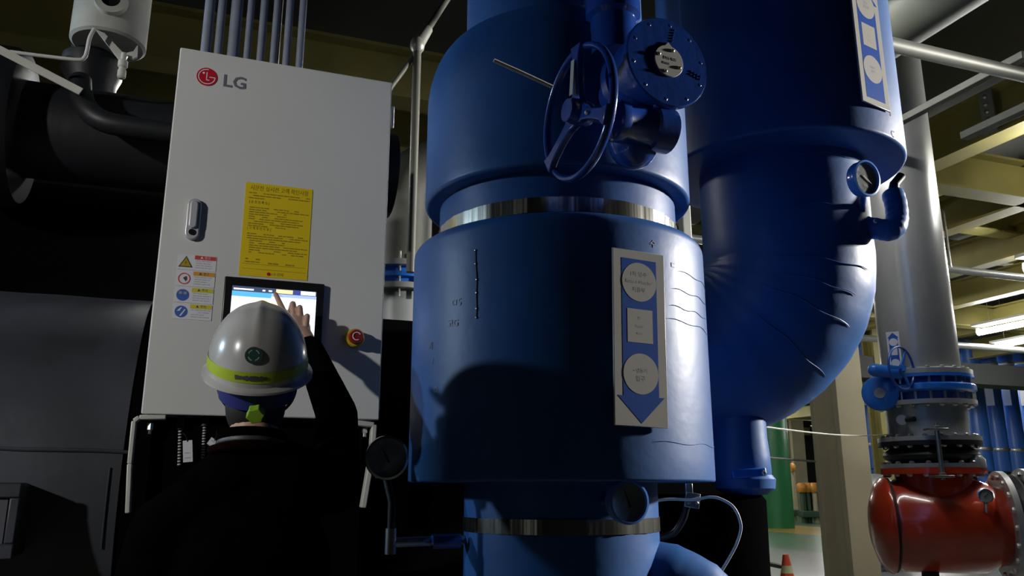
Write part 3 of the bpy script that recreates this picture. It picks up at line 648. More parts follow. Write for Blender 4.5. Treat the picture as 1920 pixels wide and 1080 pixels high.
# mounting bracket rising behind the gearbox
g = MB(); bp = GC-ND*0.13; g.lathe([(0.07, -0.015), (0.098, -0.012), (0.098, 0.012), (0.07, 0.015)], 32, axisX(bp, ND)); obj('mounting_flange', g, 'gloss_blue', gv)
g = MB(); nk = PY(1150, 60, 1.92); g.lathe([(0.06, -0.02), (0.06, 0.08), (0.072, 0.09), (0.072, 0.13), (0.05, 0.14), (0.05, 0.35)], 28, T((nk.x, nk.y, nk.z-0.05))); obj('bonnet', g, 'gloss_blue', gv)
g = MB(); g.lathe([(0.08, -0.11), (0.098, -0.10), (0.104, -0.04), (0.106, -0.016), (0.113, -0.014), (0.114, 0.0), (0.111, 0.004), (0.0, 0.004)], 56, Xg); obj('gear_housing', g, 'gloss_blue', gv)
ring_bolts(gv, Xg @ T((0, 0, 0.002)), 0.098, 10, 0.012, 0.45, BBOLT, 0.2)
# name plate with pointer
g = MB(); plate = circ(0.040, 40, R(104), R(436)) + [(0.0, 0.049)]
FX = face_frame(GC + ND*0.004, ND)
g.prism(plate, -0.004, 0.0, FX); np_ = obj('name_plate', g, 'sign_white', gv, bevel=0.0006)
ring_bolts(gv, Xg @ T((0, 0, 0.008)), 0.031, 4, 0.010, 0.8, None, pi/4+0.4, 'screw')
text('plate_lettering', 'DN 400', 0.011, FX @ T((0.004, -0.0045, 0.006)) @ TXT, 'grey_print', np_); text('plate_lettering', 'PN10', 0.009, FX @ T((-0.008, -0.0045, -0.008)) @ TXT, 'grey_print', np_)
# raised lettering of stops around the cover (OPEN / SHUT dots)
for k in range(5): inst('cast_dot', BBOLT, Xg @ Matrix.Rotation(R(76), 4, 'Z') @ T((0.058+0.008*k, 0, 0.003)) @ Matrix.Diagonal((0.006, 0.006, 0.006, 1)), gv)
for k in range(8): inst('cast_dot', BBOLT, Xg @ Matrix.Rotation(R(-16), 4, 'Z') @ T((0.066+0.009*(k % 4), 0.008*(k//4), 0.003)) @ Matrix.Diagonal((0.006, 0.006, 0.006, 1)), gv)
# worm shaft housing
WA = PY(1084, 211, 1.70); WB = WA + SD*0.30
XW = axisX(WA, SD)
g = MB(); g.lathe([(0.016, 0.0), (0.016, 0.085), (0.044, 0.09), (0.050, 0.095), (0.050, 0.115), (0.046, 0.12), (0.047, 0.19), (0.054, 0.195), (0.054, 0.245), (0.045, 0.25), (0.03, 0.256), (0.0, 0.258)], 36, XW); obj('worm_housing', g, 'gloss_blue', gv)
g = MB(); mid = WA+SD*0.18; g.ell(mid-ND*0.05+Vector((0, 0, -0.012)), (0.062, 0.06, 0.075), 28, 16); obj('housing_web', g, 'gloss_blue', gv)
g = MB(); g.cyl(mid-ND*0.06, GC-ND*0.10, 0.06, 0.085, 30); obj('housing_arm', g, 'gloss_blue', gv)
# handwheel
HWX = XW
g = MB(); g.torus(0.151, 0.0078, 72, 12, XW @ Matrix.Diagonal((1, 1, 1.35, 1))); wheel = obj('handwheel', g, 'gloss_blue', gv, smooth=60)
g = MB(); g.lathe([(0.012, -0.03), (0.026, -0.03), (0.03, -0.02), (0.03, 0.02), (0.026, 0.03), (0.012, 0.03)], 28, XW); obj('hub', g, 'gloss_blue', wheel)
upx = XW.inverted().to_3x3() @ Vector((0, 0, 1)); base = math.atan2(upx.y, upx.x)
for k, off in enumerate((8, 116, 236)):
    a = base + R(off)*1.0
    Xs = XW @ Matrix.Rotation(a, 4, 'Z')
    g = MB(); n = 6; v = []; f = []
    for i in range(n+1):
        t = i/n; r_ = 0.02+0.136*t; wd = 0.018-0.006*math.sin(pi*t)+ (0.006 if i in (0, n) else 0); hh = 0.009; dz = -0.008*math.sin(pi*t/2)
        v += [(r_, -wd, dz-hh), (r_, wd, dz-hh), (r_, wd, dz+hh), (r_, -wd, dz+hh)]
    for i in range(n):
        for j in range(4): f.append((i*4+j, i*4+(j+1) % 4, i*4+4+(j+1) % 4, i*4+4+j))
    f += [(3, 2, 1, 0), (n*4, n*4+1, n*4+2, n*4+3)]
    g.add(v, f, Xs); obj('spoke', g, 'gloss_blue', wheel, bevel=0.003)
    if k == 0:
        g = MB(); g.box((0.078, 0.0, -0.0205), (0.082, 0.015, 0.0012), Xs); obj('spoke_label', g, 'sign_white', wheel, smooth=0)
    if k == 1:
        inst('spoke_bolt', BOLT, Xs @ T((0.075, 0, -0.017)) @ Matrix.Rotation(pi, 4, 'X') @ Matrix.Diagonal((0.013, 0.013, 0.010, 1)), wheel)
g = MB(); g.tube([PY(926, 113, 1.56), PY(980, 137, 1.585), PY(1036, 163, 1.61)], 0.0042, 8); ct = obj('cable_tie', g, 'cable_white', wheel)

# ================================================================== RIGHT BLUE PIPE WITH ELBOW
BE = R(19.3); RD = 3.0; RX, RY = RD*math.sin(BE), RD*math.cos(BE)
rp = thing('elbow_pipe', (RX, RY, 0.0), 'right-hand dark blue insulated pipe ending in a big wrapped elbow', 'pipe')
Xr = T((RX, RY, 0))
g = MB(); g.lathe([(0.28, 2.47)] + round_prof(0.425, 2.47, 5.0, 0.012, 0.0), 96, Xr); obj('upper_jacket', g, 'lagging', rp)
er = 0.293; ZC = 2.14; RB = 0.325
DE = Vector((-0.93, 0.37, 0)).normalized()
g = MB(); n = 30; m_ = 72; v = []; f = []
pts = [(Vector((RX, RY, 2.55)), Vector((0, 0, -1)))] + [(Vector((RX, RY, ZC+0.5-0.5*i/8)), Vector((0, 0, -1))) for i in range(1, 9)]
for i in range(1, n+1):
    t = pi/2*i/n; pts.append((Vector((RX, RY, ZC)) + DE*RB*(1-math.cos(t)) + Vector((0, 0, -RB*math.sin(t))), (DE*math.sin(t)+Vector((0, 0, -math.cos(t))))))
pts.append((pts[-1][0]+DE*0.35, DE))
side = DE.cross(Vector((0, 0, 1))).normalized()
for i, (p, t) in enumerate(pts):
    nn = side.cross(t).normalized()
    rr0 = er + (0.0008 if i % 4 == 0 else -0.0004*(i % 4))
    for q in range(m_):
        a = 2*pi*q/m_; rr = rr0 + 0.0012*math.sin(3*a+i*0.35)
        v.append(p + (side*math.cos(a)+nn*math.sin(a))*rr)
k = len(pts)
for i in range(k-1):
    for q in range(m_): q2 = (q+1) % m_; f.append((i*m_+q, i*m_+q2, (i+1)*m_+q2, (i+1)*m_+q))
f.append(tuple(range((k-1)*m_, k*m_)))
g.add(v, f); obj('elbow', g, 'lagging', rp, smooth=25)
# loose wrap edges on the elbow
for (t0, a0, a1) in ((-0.30, 10, 75), (-0.12, 5, 60), (0.15, -5, 65), (0.32, 0, 55), (0.5, -10, 60), (0.8, 0, 70)):
    pts2 = []
    for i in range(19):
        aa = R(a0+(a1-a0)*i/18)
        if t0 < 0: c_ = Vector((RX, RY, ZC-t0)); tt = Vector((0, 0, -1))
        else: c_ = Vector((RX, RY, ZC))+DE*RB*(1-math.cos(t0))+Vector((0, 0, -RB*math.sin(t0))); tt = DE*math.sin(t0)+Vector((0, 0, -math.cos(t0)))
        nn = side.cross(tt).normalized()
        # angle measured from the camera-facing side towards the outer side
        outd = nn if nn.dot(-DE) > 0 or (t0 > 0 and nn.z < 0) else -nn
        sd_ = side if side.y < 0 else -side
        pts2.append(c_ + (sd_*math.cos(aa)+outd*math.sin(aa))*(er+0.001) + tt*0.004*math.sin(i*0.7))
    g = MB(); g.tube(pts2, [0.0002]+[0.0016]*17+[0.0002], 6); obj('wrap_edge', g, 'lagging', rp)
# drain stub under the elbow with a lever valve
sp0 = PR(1384, 800, 2.95); sx_, sy_ = sp0.x, sp0.y
ds = thing('drain_stub', (sx_, sy_, 1.33), 'short blue drain stub with a flat blue lever under the big elbow', 'pipe')
g = MB(); g.lathe([(0.085, 1.36), (0.100, 1.40), (0.098, 1.46), (0.093, 1.52), (0.093, 1.60), (0.093, 1.70)], 40, T((sx_, sy_, 0))); obj('stub', g, 'lagging', ds)
g = MB(); g.lathe([(0.0, 1.325), (0.07, 1.33), (0.098, 1.35), (0.102, 1.38), (0.085, 1.40)], 40, T((sx_+0.01, sy_, 0))); obj('stub_cap', g, 'lagging', ds)
la, lb_ = PR(1372, 890, 2.80), PR(1436, 884, 2.84); d = lb_-la
g = MB(); X = T(la) @ Matrix((d.normalized(), Vector((0, 1, 0)), d.normalized().cross(Vector((0, 1, 0))))).transposed().to_4x4(); g.box((d.length/2, 0, 0), (d.length, 0.02, 0.028), X); obj('lever', g, 'bright_blue', ds, bevel=0.005)
inst('lever_nut', BOLT, axisX(lb_+Vector((-0.012, -0.012, -0.004)), (0.2, -1, 0)) @ Matrix.Diagonal((0.02, 0.02, 0.02, 1)), ds)
# black insulated pipe standing under it
bx_, by_ = 3.02*math.sin(R(12.9)), 3.02*math.cos(R(12.9))
g = MB(); g.lathe([(0.24, 0.0), (0.24, 0.9), (0.235, 0.905), (0.2, 0.91), (0.205, 1.31), (0.19, 1.33), (0.0, 1.33)], 56, T((bx_, by_, 0)))
tag(obj('black_drum', g, 'soot', origin=(bx_, by_, 0)), 'upright black insulated drum standing below the drain stub', 'drum')
# small wrapped branch on the right of the elbow
ba = [PR(1622, 425, 2.92), PR(1650, 430, 2.90), PR(1668, 432, 2.90), PR(1678, 425, 2.91), PR(1682, 410, 2.93), PR(1680, 385, 2.95), PR(1674, 364, 2.97)]
br = thing('branch_pipe', ba[0], 'small blue wrapped branch pipe bending upward at the right of the elbow', 'pipe')
g = MB(); pb = smooth_path(ba, 6); g.tube(pb, [0.036+0.0010*math.sin(i*1.9) for i in range(len(pb))], 22); obj('bend', g, 'lagging', br)
g = MB(); g.tube([ba[-1]+Vector((0, 0, -0.01)), PR(1677, 345, 2.98), PR(1690, 330, 3.0)], [0.02, 0.016, 0.016], 14); obj('nipple', g, 'black_rubber', br)
inst('clamp_screw', BOLT, axisX(PR(1640, 415, 2.85), (0.1, -1, 0)) @ Matrix.Diagonal((0.016, 0.016, 0.014, 1)), br)
# sign on the right pipe
sgc = PR(1624, 95, 2.66); ph2 = R(33); nv2 = Vector((math.sin(ph2), -math.cos(ph2), 0))
sz_ = 0.455; bot = PR(1640, 200, 2.66)
ctr = Vector((RX, RY, 0)) + Vector((math.sin(R(27)), -math.cos(R(27)), 0))*0.437
ctr.z = PR(1640, 200, math.hypot(ctr.x, ctr.y)).z + sz_/2
flow_sign('flow_sign', face_frame(ctr, nv2), 0.15, sz_, False, 'white sign with a blue upward arrow on the right-hand blue pipe')
for a_ in ((1672, 185, 's', 0.03), (1676, 224, 'C', 0.035)):
    q = PR(a_[0], a_[1], 2.80); d_ = Vector((q.x-RX, q.y-RY, 0)).normalized(); text('stencil_mark', a_[2], a_[3], face_frame(Vector((RX, RY, q.z-0.05))+d_*0.4265, d_) @ TXT, 'sign_white', rp, ext=0.0003)

# ================================================================== GAUGES
def gauge(c, nrm, r, rim, needle, stem, label, stem_m='steel', name='pressure_gauge'):
    th = thing(name, stem[-1] if stem else c, label, 'gauge'); X = axisX(c, nrm)
    g = MB(); g.lathe([(0.0, -0.028), (r*0.9, -0.026), (r*0.96, -0.018), (r*0.96, 0.0)], 48, X); obj('case', g, rim, th)
    g = MB(); g.lathe([(r*0.86, -0.002), (r*0.97, -0.004), (r, 0.002), (r*0.98, 0.010), (r*0.88, 0.011), (r*0.86, 0.006)], 56, X, closed=True); obj('bezel', g, rim, th)
    g = MB(); g.lathe([(0.0, 0.002), (r*0.875, 0.002)], 48, X); dial = obj('dial', g, 'glass_dial', th, smooth=0)
    FXx = face_frame(c + Vector(nrm).normalized()*0.0026, nrm)
    g = MB()
    for k in range(28):
        a = R(225-270*k/27); l_ = 0.72 if k % 3 else 0.66; w_ = r*0.011
        X2 = FXx @ Matrix.Rotation(-a, 4, 'Y'); g.add([(r*l_, 0, -w_), (r*0.79, 0, -w_), (r*0.79, 0, w_), (r*l_, 0, w_)], [(0, 1, 2, 3)], X2)
    obj('scale_ticks', g, 'grey_print', dial, smooth=0)['kind'] = 'stuff'
    X3 = FXx @ T((0, -0.0015, 0)) @ Matrix.Rotation(-R(needle), 4, 'Y')
    g = MB(); g.prism([(-r*0.25, -r*0.05), (r*0.1, -r*0.035), (r*0.72, 0), (r*0.1, r*0.035), (-r*0.25, r*0.05)], -0.0006, 0.0006, X3); obj('needle', g, 'needle', dial, smooth=0)
    text('dial_lettering', 'MPa', r*0.19, FXx @ T((0, -0.0003, -r*0.42)) @ TXT, 'grey_print', dial, ext=0.0001)
    if stem:
        g = MB(); g.tube(stem, 0.010, 12); obj('stem', g, stem_m, th)
    return th
gc = PR(725, 858, 2.15)
st = PR(733, 1000, 2.15)
gauge(gc, (0.30, -0.95, -0.08), 0.056, 'chrome', 118, [gc+Vector((0, 0.012, -0.052)), Vector((st.x, st.y, gc.z-0.11)), st], 'steel-rimmed pressure gauge between the person and the middle blue pipe', 'matte_black')
gp = thing('gauge_pipe', st, 'small dark fitting and pipe linking the steel gauge to the blue pipe', 'pipe')
g = MB(); g.cyl(st+Vector((0, 0, 0.012)), st+Vector((0, 0, -0.05)), 0.014, n=14); g.tube([st+Vector((0, 0, -0.022)), Vector((CX-0.25, CY-0.05, st.z-0.022))], 0.012, 12); obj('fitting', g, 'steel', gp)
q1 = st+Vector((0.10, 0.035, -0.022)); q2 = st+Vector((0.17, 0.06, -0.022))
g = MB(); g.cyl(q1, q2, 0.018, n=14); obj('sleeve', g, 'gloss_blue', gp)
g2 = PR(1177, 941, 1.95); d_ = Vector((CX-g2.x, CY-g2.y, 0)).normalized()
gauge(g2, (0.36, -0.93, -0.05), 0.051, 'blue_rim', 112, [g2-Vector((0.30, -0.93, 0))*0.02, Vector((CX, CY, g2.z))-d_*0.25], 'blue-rimmed gauge under the big jacket of the middle pipe', 'lagging')
g3 = PR(1622, 335, 2.62)
gauge(g3, (0.45, -0.89, -0.10), 0.058, 'blue_rim', -30, [g3+Vector((0.01, 0.03, 0)), Vector((RX+0.2, RY-0.2, g3.z-0.02))], 'bright blue-rimmed gauge beneath the right-hand pipe jacket', 'lagging')

# bottom right elbow of the lower pipe
ec = PR(1330, 1022, 2.12)
be = thing('lower_elbow', (ec.x, ec.y, 0.0), 'blue wrapped elbow curving down at the bottom edge right of the middle pipe', 'pipe')
er2 = 0.135; g = MB(); rb = 0.17; n = 22; pts = []
c0 = Vector((CX+0.16, CY-0.02, ec.z-er2)); hd2 = Vector((0.97, -0.24, 0)).normalized()
pts = [c0, c0+hd2*0.06]
for i in range(1, n+1):
    t = pi/2*i/n; pts.append(c0+hd2*(0.06+rb*math.sin(t))+Vector((0, 0, -rb*(1-math.cos(t)))))
pts.append(Vector((pts[-1].x, pts[-1].y, 0.0)))
g.tube(pts, [er2+(0.003 if i % 5 == 0 else 0) for i in range(len(pts))], 40); obj('bend', g, 'lagging', be, smooth=30)

# white control cable and clip behind the middle pipe
cb = [PR(*q, 2.62) for q in ((1225, 940), (1255, 936), (1300, 937), (1330, 932), (1352, 936), (1376, 952), (1389, 984), (1383, 1015), (1368, 1045), (1350, 1075))]
g = MB(); g.tube(smooth_path(cb, 7), 0.0045, 8); tag(obj('control_cable', g, 'cable_white'), 'thin white cable looping down behind the middle pipe', 'cable')
kp = PR(1298, 938, 2.63); kl = thing('cable_clip', kp, 'small steel terminal clip on the white cable', 'clip')
g = MB(); g.box((0, 0, 0), (0.045, 0.012, 0.045), T(kp) @ Matrix.Rotation(R(10), 4, 'Y')); obj('plate', g, 'steel', kl, bevel=0.002)
g = MB(); g.box((-0.008, 0.002, 0.035), (0.022, 0.01, 0.03), T(kp)); obj('tab', g, 'steel', kl, bevel=0.002)
for dx in (-0.012, 0.013): inst('screw', BOLT, axisX(kp+Vector((dx, -0.006, -0.008)), (0, -1, 0)) @ Matrix.Diagonal((0.01, 0.01, 0.008, 1)), kl)
g = MB(); g.tube(smooth_path([PR(*q, 2.64) for q in ((1232, 1010), (1262, 1000), (1280, 975), (1288, 950), (1292, 942))], 6), 0.011, 10); tag(obj('black_cable', g, 'black'), 'thick black cable curving up to the steel clip', 'cable')

# ================================================================== PERSON
FI = R(14.5)
rimc = PY(484, 690, 1.88)
PFm = T((rimc.x, rimc.y, 0)) @ Matrix.Rotation(FI, 4, 'Z')
TILT = Matrix.Rotation(R(27), 4, 'X')
HXm = T(rimc) @ Matrix.Rotation(FI, 4, 'Z') @ TILT                   # hard hat frame: y forward, z up
def remesh(mb, voxel, it=6, fac=0.5):
    me = bpy.data.meshes.new('tmp'); me.from_pydata(mb.v, [], mb.f)
    bm = bmesh.new(); bm.from_mesh(me); bmesh.ops.recalc_face_normals(bm, faces=bm.faces); bm.to_mesh(me); bm.free()
    o = bpy.data.objects.new('tmp', me); col.objects.link(o)
    r = o.modifiers.new('r', 'REMESH'); r.mode = 'VOXEL'; r.voxel_size = voxel
    s = o.modifiers.new('s', 'SMOOTH'); s.iterations = it; s.factor = fac
    dg = bpy.context.evaluated_depsgraph_get(); e = o.evaluated_get(dg); m2 = e.to_mesh()
    V = [Vector(x.co) for x in m2.vertices]; Fc = [tuple(p.vertices) for p in m2.polygons]
    e.to_mesh_clear(); bpy.data.objects.remove(o); bpy.data.meshes.remove(me)
    return V, Fc
def limb(mb, p, q, r0, r1, n=16):
    p, q = Vector(p), Vector(q); mb.cyl(p, q, r0, r1, n); mb.ell(p, (r0, r0, r0), n, 10); mb.ell(q, (r1, r1, r1), n, 10)
def chain(mb, pts, rs, n=16):
    for i in range(len(pts)-1): limb(mb, pts[i], pts[i+1], rs[i], rs[i+1], n)
L2 = lambda x, y, z: PFm @ Vector((x, y, z))
zs = rimc.z - 0.295                                                   # shoulder height
shR, shL = L2(0.185, 0.03, zs+0.03), L2(-0.172, -0.03, zs-0.055)
elR = PY(632, 778, 2.10); wrR = PY(580, 655, 2.335)
elL, wrL = L2(-0.235, -0.05, zs-0.34), L2(-0.22, 0.08, zs-0.56)
cl = MB()
for (x, y, z, a, b_, c_) in ((0.01, -0.01, zs-0.14, 0.18, 0.115, 0.17), (0, -0.015, zs-0.25, 0.165, 0.11, 0.16), (0, 0, zs-0.40, 0.155, 0.115, 0.15), (0, -0.01, 0.92, 0.165, 0.125, 0.13)):
    cl.ell((x, y, z), (a, b_, c_), 24, 14, PFm)
chain(cl, [L2(0, -0.03, zs+0.10), L2(0.09, -0.02, zs+0.06), shR], [0.062, 0.065, 0.068]); chain(cl, [L2(0, -0.03, zs+0.10), L2(-0.085, -0.03, zs+0.025), shL], [0.060, 0.058, 0.060])
chain(cl, [shR, elR, wrR], [0.066, 0.054, 0.042]); chain(cl, [shL, elL, wrL], [0.064, 0.052, 0.040])
for s in (-1, 1):
    chain(cl, [L2(0.085*s, -0.01, 0.90), L2(0.10*s, 0.0, 0.50), L2(0.105*s, -0.02, 0.10)], [0.095, 0.07, 0.058])
bodyV, bodyF = remesh(cl, 0.011, 8)
ft = MB()
for s in (-1, 1):
    ft.ell((0.105*s, 0.05, 0.045), (0.047, 0.135, 0.045), 20, 10, PFm); limb(ft, L2(0.105*s, -0.02, 0.12), L2(0.105*s, -0.02, 0.06), 0.05, 0.05)
    ft.box((0.105*s, 0.045, 0.012), (0.085, 0.25, 0.024), PFm)
footV, footF = remesh(ft, 0.009, 3)
hc_ = HXm @ Vector((0, 0.01, -0.02))
HD = T(hc_) @ Matrix.Rotation(FI, 4, 'Z') @ TILT
hd_ = MB()
hd_.ell((0, -0.005, 0.0), (0.076, 0.097, 0.105), 24, 16, HD)
hd_.ell((0, 0.035, -0.065), (0.056, 0.062, 0.065), 20, 12, HD)             # jaw
hd_.ell((0, 0.098, -0.035), (0.014, 0.02, 0.024), 14, 8, HD)               # nose
hd_.ell((0, 0.092, -0.078), (0.026, 0.01, 0.009), 14, 8, HD)               # mouth
for s in (-1, 1):
    hd_.ell((0.033*s, 0.088, 0.0), (0.015, 0.008, 0.010), 12, 8, HD)       # eyes
    hd_.ell((0.078*s, -0.008, -0.028), (0.009, 0.022, 0.034), 12, 8, HD)   # ears
limb(hd_, HD @ Vector((0, -0.02, -0.05)), L2(0, 0.015, zs+0.07), 0.055, 0.052)
headV, headF = remesh(hd_, 0.0055, 3)
# right hand on the screen
tipP = PV(517, 552, CV0-0.020)
def hp_(x, y, Y): return PY(x, y, Y)
hn = MB()
chain(hn, [wrR, PY(566, 632, 2.375)], [0.030, 0.032]); hn.ell((0, 0, 0), (0.040, 0.018, 0.045), 18, 10, T(PY(557, 617, 2.392)) @ Matrix.Rotation(R(15), 4, 'Z') @ Matrix.Rotation(R(-18), 4, 'Y'))
chain(hn, [PY(541, 606, 2.40), PY(529, 578, 2.42), tipP], [0.0105, 0.0095, 0.0078], 12)
chain(hn, [PY(552, 600, 2.40), PY(549, 570, 2.395), PY(543, 588, 2.425)], [0.0105, 0.0098, 0.0085], 12)
chain(hn, [PY(564, 606, 2.395), PY(562, 577, 2.39), PY(555, 596, 2.42)], [0.0105, 0.0095, 0.0082], 12)
chain(hn, [PY(573, 616, 2.39), PY(576, 593, 2.385), PY(566, 606, 2.415)], [0.0095, 0.0090, 0.0076], 12)
chain(hn, [PY(545, 632, 2.385), PY(528, 615, 2.405), PY(526, 592, 2.425)], [0.0135, 0.011, 0.009], 12)
handV, handF = remesh(hn, 0.0028, 3, 0.4)
# left hand hanging
hl = MB(); dwn = Vector((0.0, 0.0, -1)); fw = Vector((-math.sin(FI), math.cos(FI), 0))
pc = wrL + Vector((0, 0, -0.06)) + fw*0.02; chain(hl, [wrL, wrL+Vector((0, 0, -0.03))+fw*0.01], [0.028, 0.03])
hl.ell((0, 0, 0), (0.018, 0.040, 0.045), 18, 10, T(pc) @ Matrix.Rotation(FI, 4, 'Z'))
for k, (o_, ln) in enumerate(((0.028, 0.07), (0.010, 0.078), (-0.010, 0.072), (-0.028, 0.056))):
    b0 = pc + fw*o_ + Vector((0, 0, -0.035)); chain(hl, [b0, b0+Vector((0.004, 0, -ln*0.5))+fw*0.006, b0+Vector((0.016, 0, -ln))+fw*0.012], [0.010, 0.0092, 0.008], 12)
chain(hl, [pc+fw*0.03+Vector((0.008, 0, 0.015)), pc+fw*0.055+Vector((0.014, 0, -0.018)), pc+fw*0.060+Vector((0.018, 0, -0.045))], [0.0125, 0.011, 0.009], 12)
hlV, hlF = remesh(hl, 0.003, 3, 0.4)
pm = MB()
pm.k = 0; pm.add(bodyV, bodyF)
pm.k = 1; pm.add(headV, headF); pm.add(handV, handF); pm.add(hlV, hlF)
pm.k = 2; pm.add(footV, footF)
person = obj('person', pm, ['cloth', 'skin', 'black'], origin=(rimc.x, rimc.y, 0), smooth=80)
tag(person, 'person in black workwear and white hard hat, seen from behind, tapping the touch screen', 'person')
# collar and yoke
g = MB(); ncx = L2(0, -0.028, zs+0.128); g.torus(0.072, 0.012, 40, 10, T(ncx) @ Matrix.Rotation(FI, 4, 'Z') @ Matrix.Rotation(R(-8), 4, 'X') @ Matrix.Diagonal((0.92, 0.92, 1.6, 1))); obj('collar', g, 'cloth', person)
g = MB(); g.torus(0.082, 0.0035, 40, 8, T(ncx+Vector((0, 0, -0.008))) @ Matrix.Rotation(FI, 4, 'Z') @ Matrix.Rotation(R(-8), 4, 'X') @ Matrix.Diagonal((0.90, 0.92, 1.6, 1)), R(185), R(350)); obj('collar_piping', g, 'reflective', person)
g = MB(); g.torus(0.112, 0.006, 40, 8, T(ncx+Vector((0, 0, -0.028))) @ Matrix.Rotation(FI, 4, 'Z') @ Matrix.Rotation(R(-10), 4, 'X') @ Matrix.Diagonal((0.82, 0.75, 1.4, 1)), R(200), R(340)); obj('yoke_stripe', g, 'dark_red_cloth', person)
# hair under the hat
g = MB(); g.ell((0, -0.028, -0.012), (0.080, 0.080, 0.075), 28, 16, HD); g.ell((0, -0.040, -0.062), (0.067, 0.058, 0.085), 24, 14, HD); obj('hair', g, 'hair', person)
# hard hat
HA, HB, HH = 0.1115, 0.137, 0.152
def shell_pt(az, t, off=0.0):
    ct, st_ = math.cos(t)**0.85, math.sin(t)
    x, y, z = HA*ct*math.cos(az), HB*ct*math.sin(az), HH*st_
    z += 0.0045*math.exp(-(x/0.011)**2)*(1 if st_ > 0.55 else max(0, (st_-0.35)/0.2))
    n_ = Vector((x/HA**2, y/HB**2, z/HH**2)).normalized()
    return Vector((x, y, z))+n_*off
def shell_mesh(off, t0, t1, a0, a1, n, k, brim=False):
    v = []; f = []; full = abs(a1-a0) > 6.28; na = n if full else n+1
    rows = []
    if brim:
        for dr, dz in ((0.0, -0.006), (1.0, -0.012), (1.0, -0.007)):
            row = []
            for i in range(na):
                az = a0+(a1-a0)*i/n; p = shell_pt(az, 0, off); e = 0.012+0.032*max(0, math.sin(az))**3
                row.append(Vector((p.x+math.cos(az)*e*dr, p.y+math.sin(az)*e*dr, dz)))
            rows.append(row)
    for j in range(k+1):
        t = t0+(t1-t0)*j/k; rows.append([shell_pt(a0+(a1-a0)*i/n, t, off) for i in range(na)])
    for r_ in rows: v += r_
    for j in range(len(rows)-1):
        for i in range(n): i2 = (i+1) % na; f.append((j*na+i, j*na+i2, (j+1)*na+i2, (j+1)*na+i))
    return v, f
g = MB(); v, f = shell_mesh(0, 0, pi/2-0.002, 0, 2*pi, 96, 30, True); g.add(v, f, HXm); hat = obj('hard_hat', g, 'helmet', person, smooth=50); hat['label'] = 'white hard hat with lime band'
g = MB(); v, f = shell_mesh(0.0012, 0.075, 0.235, R(172), R(368), 64, 4); g.add(v, f, HXm); obj('lime_band', g, 'lime', hat)
def on_shell(az, t, off): 
    p = shell_pt(az, t, off); n_ = Vector((p.x/HA**2, p.y/HB**2, p.z/HH**2)).normalized()
    return face_frame(HXm @ p, HXm.to_3x3() @ n_)
EXm = on_shell(R(268), R(27), 0.0015)
g = MB(); g.prism(circ(0.0185, 32), -0.0012, 0.0, EXm); em = obj('emblem', g, 'green_mark', hat, smooth=0)
g = MB()
for k in range(4): quads(g, arcband(0.0105, 0.0125, R(18+90*k), R(72+90*k), 8), -0.0018, EXm, 0, 0)
obj('emblem_ring', g, 'helmet', em, smooth=0)
g = MB()
for az in [R(250+1.7*k) for k in range(20)]:
    Xs = on_shell(az, 0.150, 0.0022); h_ = rnd.uniform(0.006, 0.012); w_ = rnd.uniform(0.002, 0.0034)
    g.add([(-w_, 0, -h_/2), (w_, 0, -h_/2), (w_, 0, h_/2), (-w_, 0, h_/2)], [(0, 1, 2, 3)], Xs)
obj('band_lettering', g, 'print', hat, smooth=0)['kind'] = 'stuff'
g = MB(); v = []; f = []; n = 56
for dz in (-0.066, -0.004):
    for off in (0.0, 0.004):
        for i in range(n): a = 2*pi*i/n; sh = 1.0 if dz > -0.02 else 0.965; v.append(((0.084*sh+off)*math.cos(a), 0.004+(0.105*sh+off)*math.sin(a), dz))
for i in range(n):
    j = (i+1) % n; f += [(i, j, 2*n+j, 2*n+i), (n+i, n+j, 3*n+j, 3*n+i), (i, j, n+j, n+i), (2*n+i, 2*n+j, 3*n+j, 3*n+i)]
g.add(v, f, HXm); obj('harness_band', g, 'navy_strap', hat)
KX = face_frame(HXm @ Vector((0.006, -0.118, -0.062)), HXm.to_3x3() @ Vector((0, -1, -0.15)))
g = MB(); star = [((0.0205 if i % 2 == 0 else 0.0165)*math.cos(pi*i/6+0.2), (0.0205 if i % 2 == 0 else 0.0165)*math.sin(pi*i/6+0.2)) for i in range(12)]
g.prism(star, -0.018, 0.004, KX); obj('adjuster_knob', g, 'lime_knob', hat, bevel=0.002)
g = MB(); g.tube(smooth_path([HXm @ Vector(q) for q in ((-0.085, 0.0, -0.01), (-0.086, 0.012, -0.06), (-0.07, 0.03, -0.105), (-0.035, 0.055, -0.14), (0, 0.065, -0.148), (0.035, 0.055, -0.14), (0.07, 0.03, -0.105), (0.086, 0.012, -0.06), (0.085, 0.0, -0.01))], 5), 0.004, 8); obj('chin_strap', g, 'black', hat)

# ================================================================== BETWEEN CABINET AND MIDDLE PIPE
mpp = PR(752, 500, 4.3); mx, my = mpp.x, mpp.y
mp_ = thing('grey_riser', (mx, my, 0), 'dim grey clad riser with a blue flanged valve in the gap right of the cabinet', 'pipe')
zf0, zf1 = PR(752, 532, 4.15).z, PR(752, 500, 4.15).z
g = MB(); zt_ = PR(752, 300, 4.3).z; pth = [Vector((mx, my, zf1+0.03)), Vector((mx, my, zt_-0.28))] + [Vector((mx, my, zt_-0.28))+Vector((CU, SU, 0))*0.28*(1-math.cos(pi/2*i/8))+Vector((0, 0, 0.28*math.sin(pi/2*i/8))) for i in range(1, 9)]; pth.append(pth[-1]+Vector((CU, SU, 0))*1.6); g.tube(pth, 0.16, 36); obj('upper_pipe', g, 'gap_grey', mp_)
g = MB(); g.lathe([(0.165, 0.0), (0.165, zf0-0.03)], 40, T((mx, my, 0))); obj('lower_pipe', g, 'grey_paint', mp_)
